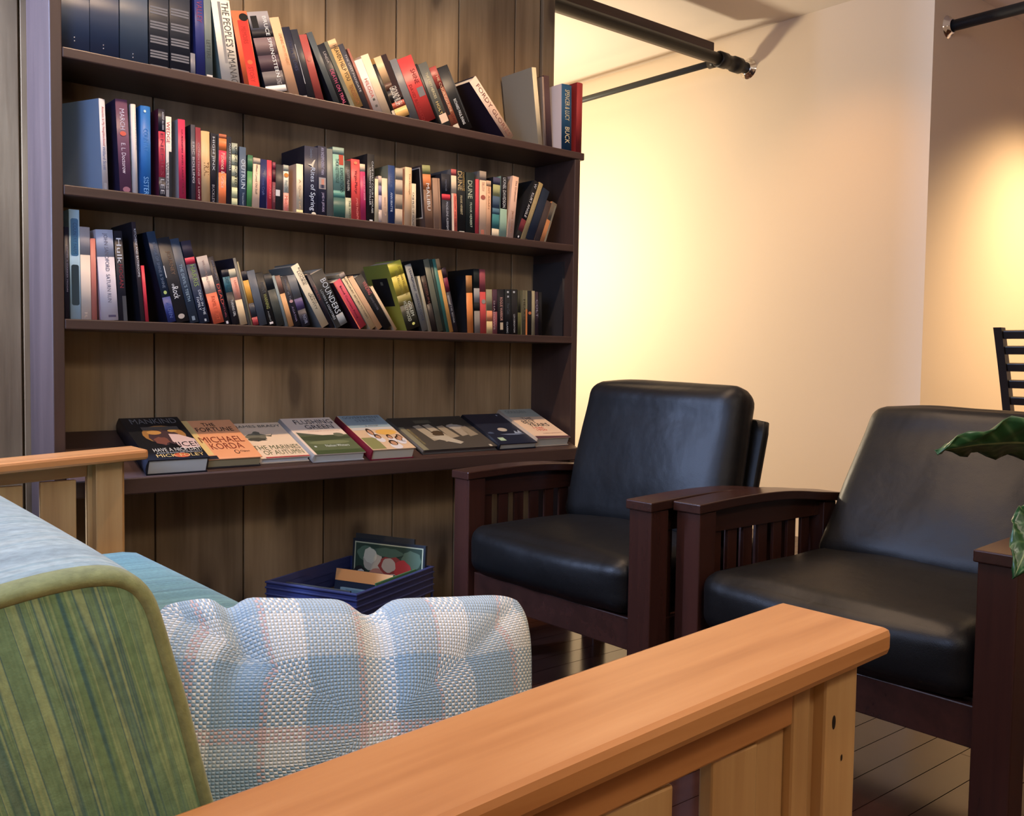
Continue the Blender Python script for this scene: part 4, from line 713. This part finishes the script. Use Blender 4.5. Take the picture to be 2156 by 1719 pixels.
def pil(u, v, s):
    a, c_ = 2 * u - 1, 2 * v - 1
    th = PT * max(0, (1 - abs(a) ** 2.6)) ** .55 * max(0, (1 - abs(c_) ** 2.6)) ** .55
    x = a * PW / 2 * (1 - .05 * (1 - c_ * c_) * abs(a) ** 3); z = c_ * PH / 2 * (1 - .07 * (1 - a * a) * abs(c_) ** 3)
    top = max(0, c_) ** 2
    for cu, dz, wd in ((.19, .011, .030), (.53, .017, .045)):
        g_ = math.exp(-((u - cu) / wd) ** 2); z -= dz * g_ * top; th *= 1 - .45 * g_ * max(0, (c_ + .2)) / 1.2
    z += .005 * math.exp(-((u - .95) / .12) ** 2) * top
    k_ = (abs(a) ** 5 + abs(c_) ** 5) ** .2; m_ = max(abs(a), abs(c_), 1e-6); x *= 1 + (m_ / max(k_, 1e-6) - 1) * .9; z *= 1 + (m_ / max(k_, 1e-6) - 1) * .9
    y = s * th + .004 * mnoise.noise(Vector((u * 5, v * 4, 1.7 + s)))
    return Vector((x, -y, z))
for s in (1, -1):
    G = [[bm.verts.new(pil(i / n, j / mth, s)) for i in range(n + 1)] for j in range(mth + 1)]
    for j in range(mth):
        for i in range(n):
            idx = ((j, i), (j, i + 1), (j + 1, i + 1), (j + 1, i)); f = bm.faces.new([G[a][c_] for a, c_ in idx]); f.smooth = True
            for lp, (a, c_) in zip(f.loops, idx): lp[uvl].uv = (c_ / n, a / mth)
bmesh.ops.remove_doubles(bm, verts=bm.verts[:], dist=.0006)
pl = obj('throw_pillow', bm, M_pl, None, True); pl.location = (.488, .832, .579); pl.rotation_euler = (math.radians(-14), math.radians(5.5), math.radians(-14))
tag(pl, 'blue and cream plaid woven throw pillow propped on the teal sofa seat', 'pillow')
# ------------------------------------------------------------------ leather armchairs
def armchair(X0, Y0, lab, rb, rt, ph, hb=.458):
    r = empty('leather_armchair', (X0, Y0, 0), label=lab, cat='armchair', group='black leather armchairs with slatted wooden arms')
    hw = .37
    def top(x): return .600 + .0085 * math.sin(PI * min(1, x / .52)) - .020 * max(0, (x - .30) / .34) ** 2
    for s in (1, -1):
        yc = s * hw
        bm = nb(); xs = [0 + .64 * k / 18 for k in range(19)]
        prism(bm, [(x, top(x)) for x in xs] + [(x, top(x) - .024) for x in xs[::-1]], yc - .043, yc + .043, 1, .003); obj('arm', bm, M_mahog, r)
        bm = nb(); box(bm, .008, .072, yc - .037, yc + .037, 0, top(.03) - .0245, .003); obj('leg', bm, M_mahogv, r)
        bm = nb(); box(bm, .560, .620, yc - .030, yc + .030, 0, top(.59) - .0275, .003); obj('leg', bm, M_mahogv, r)
        bm = nb(); prism(bm, [(.072, .520), (.56, .520), (.56, top(.56) - .0245)] + [(x, top(x) - .0245) for x in xs[::-1] if .072 < x < .56] + [(.072, top(.072) - .0245)], yc - .012, yc + .012, 1, 0); obj('arm_rail', bm, M_mahog, r)
        bm = nb(); box(bm, .072, .56, yc - .014, yc + .014, .20, .295, .003); obj('side_rail', bm, M_mahog, r)
        x = .072 + .024 + ph
        while x + .040 < .56:
            bm = nb(); box(bm, x, x + .038, yc - .005, yc + .005, .293, .522, .0015); obj('slat', bm, M_mahogv, r); x += .0655
    bm = nb(); box(bm, .030, .058, -hw + .037, hw - .037, .205, .290, .003); obj('front_rail', bm, M_mahog, r)
    bm = nb(); box(bm, .575, .605, -hw + .030, hw - .030, .205, .297, .003); obj('rear_rail', bm, M_mahog, r)
    bm = nb(); box(bm, .058, .575, -hw + .04, hw - .04, .262, .296, .001); obj('seat_base', bm, M_mahog, r)
    # seat cushion: crowned, its front edge rolled over the rail
    sd = .60
    bm = cushion(sd, .655, .150, .045, (.020, .004, .022), 22, 2.0, .004, X0)
    bmesh.ops.transform(bm, matrix=Matrix.Translation((-.005 + sd / 2, 0, .367)), verts=bm.verts[:]); obj('seat_cushion', bm, M_leather, r, True)
    # back cushion leans on a slatted frame hinged at the rear
    ln = math.hypot(rt - rb, hb); ang = math.atan2(rt - rb, hb)
    Mx = Matrix.Translation((rb, 0, .428)) @ Matrix.Rotation(ang, 4, 'Y')
    bm = cushion(.115, .64, ln, .05, (.026, .0, .010), 22, 2.2, .005, X0 + 3)
    for v in bm.verts:   # the roll at the top swells a little, the sides pinch in
        zz = v.co.z / (ln / 2)
        if v.co.x < 0: v.co.x -= .016 * math.exp(-((zz - .80) / .16) ** 2) * (1 - (v.co.y / .33) ** 2)
        v.co.y *= 1 - .030 * max(0, zz) ** 1
    bmesh.ops.transform(bm, matrix=Mx @ Matrix.Translation((.058, 0, ln / 2)), verts=bm.verts[:]); obj('back_cushion', bm, M_leather, r, True)
    bm = cushion(.040, .655, ln - .075 + .13, .018, (0, 0, 0), 10); bmesh.ops.transform(bm, matrix=Mx @ Matrix.Translation((.140, 0, (ln - .075 - .13) / 2)), verts=bm.verts[:]); obj('back_frame', bm, M_leather, r, True)
    bm = nb(); tube(bm, [(0, -.34, 0), (0, .34, 0)], .011, 12); bmesh.ops.transform(bm, matrix=Mx @ Matrix.Translation((.137, 0, -.02)), verts=bm.verts[:]); obj('hinge_rod', bm, M_mahog, r)
    return r
armchair(1.745, 1.972, 'black leather armchair in front of the bookcase, its arm touching the other armchair', .362, .478, -.0095)
armchair(1.822, 1.144, 'reclined black leather armchair behind the pine sofa arm, partly covered by leaves', .455, .735, 0, .418)
# ------------------------------------------------------------------ blue crate and what lies in it
CA = math.radians(24.2); CM = (1.492, 2.546)
crate = empty('crate', (CM[0], CM[1], 0), (0, 0, CA), label='dark blue plastic milk crate of books on the floor under the shelf', cat='crate')
CL, CW, CH = .42, .325, .28
bm = nb(); box(bm, -CL / 2, CL / 2, -CW / 2, CW / 2, .0, .012, .002); obj('base', bm, M_crate, crate)
for (ax, s) in ((0, 1), (0, -1), (1, 1), (1, -1)):
    bm = nb(); Lh = (CW if ax == 0 else CL) / 2; p = s * (CL if ax == 0 else CW) / 2; th = .007
    def wb(a0, a1, z0, z1, t0=0.0, t1=th, bev=.001):
        q0, q1 = sorted((p - s * t0, p - s * t1))
        if ax == 0: box(bm, q0, q1, a0, a1, z0, z1, bev)
        else: box(bm, a0, a1, q0, q1, z0, z1, bev)
    wb(-Lh, Lh, .195, CH, .001, th)
    for z in (.197, .218, .239, .258, .274): wb(-Lh - .002, Lh + .002, z, z + .005, -.003, th)
    for z in (.012, .072, .132): wb(-Lh, Lh, z, z + .012, 0, th)
    nb_ = 7
    for k in range(nb_ + 1): a = -Lh + (2 * Lh) * k / nb_; wb(max(-Lh, a - .006), min(Lh, a + .006), .012, .20, -.001, th)
    obj('side_wall', bm, M_crate, crate)
CR3 = Matrix.Translation((CM[0], CM[1], 0)) @ Matrix.Rotation(CA, 4, 'Z')
def crate_book(x, y0, y1, z0, h, tilt, thick, cov, label, along='y', page='cbbf9f', vb=0.0):
    """stands in the crate; its front cover looks toward -x of the crate (along='y') or +y (along='x')"""
    Mr = CR3 @ (Matrix.Translation((x, 0, z0)) if along == 'y' else Matrix.Rotation(-PI / 2, 4, 'Z') @ Matrix.Translation((x, 0, z0))) @ Matrix.Rotation(tilt, 4, 'Y')
    r = empty('book', Mr.translation, (0, 0, 0), label, 'book', 'books in the blue crate'); r.rotation_euler = Mr.to_euler()
    bm = nb(); box(bm, 0, .002, y0, y1, 0, h); box(bm, thick - .002, thick, y0, y1, 0, h); box(bm, 0, thick, y0, y0 + .002, 0, h); obj('cover', bm, cmat(cov), r)
    bm = nb(); box(bm, .002, thick - .002, y0 + .002, y1 - .003, .002, h - .002); obj('pages', bm, cmat(page, .8), r)
    def art(u0, u1, v0, v1, hx, lift=.0006, pts=None):
        bm = nb(); P = [(u, vb + (1 - vb) * v) for u, v in (pts or rect(u0, u1, v0, v1))]
        # seen from -x, the crate's +y is at the left
        bm.faces.new([bm.verts.new((-lift, y1 - (y1 - y0) * u, h * v)) for u, v in P]); obj('cover_picture', bm, cmat(hx), r)
    return r, art
e, art = crate_book(.158, -.150, .130, .0125, .335, .075, .010, '26282a', 'picture book with a red and white illustration leaning in the blue crate', vb=.25)
art(.03, .97, .03, .965, 'b5ad84', .0005); art(.045, .955, .04, .95, '33402f', .0008)
for (u, v, ru, rv, hx, sd) in ((.2, .82, .13, .1, '56684e', 1), (.82, .8, .13, .12, '5c6a50', 2), (.5, .86, .2, .06, '4c5c46', 6), (.3, .72, .14, .13, 'b8a487', 3), (.26, .80, .09, .1, 'cdbd9a', 7), (.56, .68, .19, .15, '8f3a30', 4), (.7, .66, .12, .12, 'b23a34', 8), (.52, .7, .1, .09, 'b39a80', 9), (.36, .52, .13, .12, 'a86e58', 5), (.38, .5, .06, .05, '7c2a26', 10), (.58, .48, .12, .11, 'c0ae92', 11), (.78, .52, .1, .14, 'a25c3c', 12), (.56, .36, .05, .07, '8a2e28', 13), (.12, .55, .09, .1, '2a2420', 14), (.14, .57, .05, .04, 'c8b8a0', 15)):
    art(0, 0, 0, 0, hx, .0011 + .0002 * sd, blob(u, v, ru, rv, 40 + sd, 18, .12))
crate_book(.1695, -.10, .128, .0125, .350, .075, .006, '33302c', 'thin cream edged magazine behind the illustrated picture book in the crate', page='d8ccb0')
e, art = crate_book(.020, -.10, .115, .0125, .262, .2, .012, '202838', 'book with an orange top band leaning in the middle of the crate')
art(0, 1, .86, 1, 'd89458')
e, art = crate_book(-.026, -.115, .06, .0125, .218, .2, .010, '6f8790', 'book with a cloudy sky picture and grey disc in the crate')
art(.12, .98, .3, .98, '56707e', .0005); art(0, 0, 0, 0, 'b4ad98', .0008, blob(.55, .72, .25, .12, 61)); art(0, 0, 0, 0, 'c4bca4', .001, blob(.72, .62, .16, .12, 62)); art(0, 0, 0, 0, '3a5c74', .0011, blob(.4, .5, .2, .1, 64)); art(0, 0, 0, 0, '5c5c5f', .0013, ell(.1, .72, .09, .2))
crate_book(-.196, -.13, .10, .0125, .268, 0, .005, '4a463e', 'thin cream edged magazine standing at the left end of the crate', page='c6b898')
e, art = crate_book(.135, -.08, .14, .0125, .268, 0, .006, '4c6a3c', 'thin green magazine standing along the front side of the crate', 'x', 'd8cc9c')
# ------------------------------------------------------------------ leafy plant beside the camera
PB = Vector((1.44, .355, 0))
plant = empty('potted_plant', PB, label='leafy green potted plant reaching in from the right edge', cat='plant')
def lathe(prof, n=28):
    bm = nb(); R_ = [[bm.verts.new((r_ * math.cos(2 * PI * k / n), r_ * math.sin(2 * PI * k / n), z)) for k in range(n)] for r_, z in prof]
    for a, b_ in zip(R_, R_[1:]):
        for k in range(n): bm.faces.new((a[k], a[(k + 1) % n], b_[(k + 1) % n], b_[k])).smooth = True
    bm.faces.new(R_[0][::-1]); return bm
obj('pot', lathe([(.085, 0), (.095, .01), (.125, .22), (.135, .225), (.135, .25), (.12, .25), (.115, .20), (.02, .20)]), M_pot, plant)
bm = nb(); tube(bm, [(0, 0, .2005), (0, 0, .212)], .113, 24); obj('soil', bm, M_soil, plant)
def leaf(base, tip, width, arch, roll, fold=.35):
    base, tip = Vector(base) - PB, Vector(tip) - PB
    foot = Vector((base.x * .15, base.y * .15, .21)); pts = [foot.lerp(base, t) + Vector((0, 0, .06 * math.sin(PI * t))) for t in (0, .25, .5, .75, 1)]
    bm = nb(); tube(bm, pts, [.006, .0055, .005, .0045, .004], 8); obj('stem', bm, M_stem, plant)
    bm = nb(); n, m_ = 18, 6; ax = (tip - base); Ln = ax.length; ax.normalize()
    sd = ax.cross(Vector((0, 0, 1))).normalized(); up = sd.cross(ax)
    sd, up = sd * math.cos(roll) + up * math.sin(roll), up * math.cos(roll) - sd * math.sin(roll)
    G = []; uvl = bm.loops.layers.uv.new('UVMap')
    for i in range(n + 1):
        t = i / n; wd = width * (math.sin(PI * min(1, t ** .8)) ** .75 * (1 - .25 * t)) + .0012 * (1 - t)
        c_ = base + ax * Ln * t + Vector((0, 0, arch * math.sin(PI * t)))
        G.append([bm.verts.new(c_ + sd * wd * (k / m_) + up * (fold * wd * abs(k / m_) ** 1.2 + .006 * math.sin(t * 26 + abs(k) * .7) * abs(k / m_)) + up * 0) for k in range(-m_, m_ + 1)])
    for i in range(n):
        for k in range(2 * m_):
            idx = ((i, k), (i, k + 1), (i + 1, k + 1), (i + 1, k)); f = bm.faces.new([G[a][c_] for a, c_ in idx]); f.smooth = True
            for lp, (a, c_) in zip(f.loops, idx): lp[uvl].uv = (a / n, c_ / (2 * m_))
    lf = obj('leaf', bm, M_leaf, plant, True); md = lf.modifiers.new('thick', 'SOLIDIFY'); md.thickness = .0012
def atd(x, y, t): return EYE + ray(x, y) * t
leaf(atd(2300, 955, 1.20), atd(1969, 950, 1.12), .045, .012, -.75, .25)
leaf(atd(2215, 1080, 1.22), atd(2136, 1215, 1.15), .035, .012, .6, .3)
for k, (dx, dy, dz, w_) in enumerate(((.30, .10, .72, .05), (.22, -.16, .85, .05), (.05, -.26, .70, .05), (.14, .08, 1.0, .045), (.30, -.06, .55, .045))):
    b_ = PB + Vector((dx * .35, dy * .35, .21 + (dz - .21) * .85)); leaf(b_, PB + Vector((dx, dy, dz - .02)), w_, .03, .2)
# ------------------------------------------------------------------ bar stool by the lamp lit wall
st = empty('bar_stool', (4.58, 1.62, 0), label='black ladder back bar stool before the brightly lit wall', cat='stool')
def stube(name, pts, w, d): 
    bm = nb(); P = [Vector(p) for p in pts]; prev = None
    for p in P:
        q = [bm.verts.new((p.x + sx_ * d / 2, p.y + sy_ * w / 2, p.z)) for sx_, sy_ in ((-1, -1), (1, -1), (1, 1), (-1, 1))]
        if prev:
            for k in range(4): bm.faces.new((prev[k], prev[(k + 1) % 4], q[(k + 1) % 4], q[k]))
        else: bm.faces.new(q[::-1])
        prev = q
    bm.faces.new(prev); return obj(name, bm, M_stool, st)
def bxk(z): return -.20 - .30 * max(0, (z - .68)) - .10 * max(0, z - .68) ** 2
for s in (1, -1):
    stube('back_post', [(-.23, s * .205, 0), (-.20, s * .205, .66)] + [(bxk(z), s * .205, z) for z in (.75, .85, .95, 1.05, 1.11)], .034, .040)
    stube('leg', [(.20, s * .19, 0), (.18, s * .185, .69)], .036, .036)
    bm = nb(); box(bm, -.20, .19, s * .19 - .012, s * .19 + .012, .28, .305); obj('foot_rail', bm, M_stool, st)
for z in (.795, .868, .941, 1.014, 1.080):
    bm = nb(); box(bm, -.009, .009, -.19, .19, -.018, .018, .003, 2, Matrix.Translation((bxk(z), 0, z)) @ Matrix.Rotation(-.33, 4, 'Y')); obj('slat', bm, M_stool, st)
bm = nb(); box(bm, .17, .20, -.18, .18, .22, .245); obj('foot_rail', bm, M_stool, st)
bm = cushion(.42, .42, .05, .02, (0, 0, .008), 10); bmesh.ops.transform(bm, matrix=Matrix.Translation((.02, 0, .715)), verts=bm.verts[:]); obj('seat', bm, M_stoolseat, st, True)
# ------------------------------------------------------------------ light
def light(kind, loc, energy, color, **k):
    l = bpy.data.lights.new(kind.lower(), kind); l.energy = energy; l.color = color
    for a, v in k.items(): setattr(l, a, v)
    o = bpy.data.objects.new(kind.lower() + '_lamp', l); COL.objects.link(o); o.location = loc; return o
WARM = (1.0, .70, .44)
def down(x, y, e, size=110, tgt=None, r=.035, col=WARM, blend=.6):
    o = light('SPOT', (x, y, 2.78), e, col, spot_size=math.radians(size), spot_blend=blend, shadow_soft_size=r)
    if tgt: o.rotation_euler = (Vector(tgt) - Vector((x, y, 2.78))).to_track_quat('-Z', 'Y').to_euler()
    return o
KEY = (1.0, .68, .42)
down(1.00, 1.97, 84, 125, col=KEY); down(2.05, 1.97, 84, 125, col=KEY)
down(.75, .05, 48, 110, r=.08); down(3.2, .5, 30, 110, r=.08); down(.3, -1.1, 150, 130, (.5, .6, .6), .35, (1.0, .86, .70)); down(1.8, -1.4, 75, 130, (1.4, 2.4, .8), .45, (1.0, .82, .64))  # fill spots added out of view; no fixtures known there
down(3.5, 2.55, 50, 75, (4.5, 2.75, 1.35), .1, (1.0, .52, .24), 1.0)
down(5.60, 1.45, 640, 125, blend=.9, r=.1, col=(1.0, .69, .38))
light('POINT', (3.30, 4.75, 1.55), 160, (1.0, .84, .60), shadow_soft_size=.12)
for (y0, y1, z0, z1), e in zip(WINS, (44, 290)):
    o = light('AREA', (-.60, (y0 + y1) / 2, (z0 + z1) / 2), e, (.44, .60, 1.0), shape='RECTANGLE', size=z1 - z0, size_y=y1 - y0); o.rotation_euler = (0, -PI / 2, 0)
w = bpy.data.worlds.new('World'); S.world = w; w.use_nodes = True
bg = w.node_tree.nodes['Background']; bg.inputs[0].default_value = (.6, .75, 1.0, 1); bg.inputs[1].default_value = .3
# ------------------------------------------------------------------ camera
cam = bpy.data.cameras.new('camera'); cam.sensor_width = 36; cam.sensor_fit = 'HORIZONTAL'; cam.lens = F / 2156 * 36; cam.clip_start = .02
co = bpy.data.objects.new('camera', cam); COL.objects.link(co); co.matrix_world = Matrix.Translation(EYE) @ CR.to_4x4(); S.camera = co
S.view_settings.view_transform = 'Standard'; S.view_settings.look = 'None'; S.view_settings.gamma = 1; S.view_settings.use_curve_mapping = False; S.view_settings.exposure = 0.0
S.cycles.max_bounces = 8; S.cycles.sample_clamp_indirect = 4
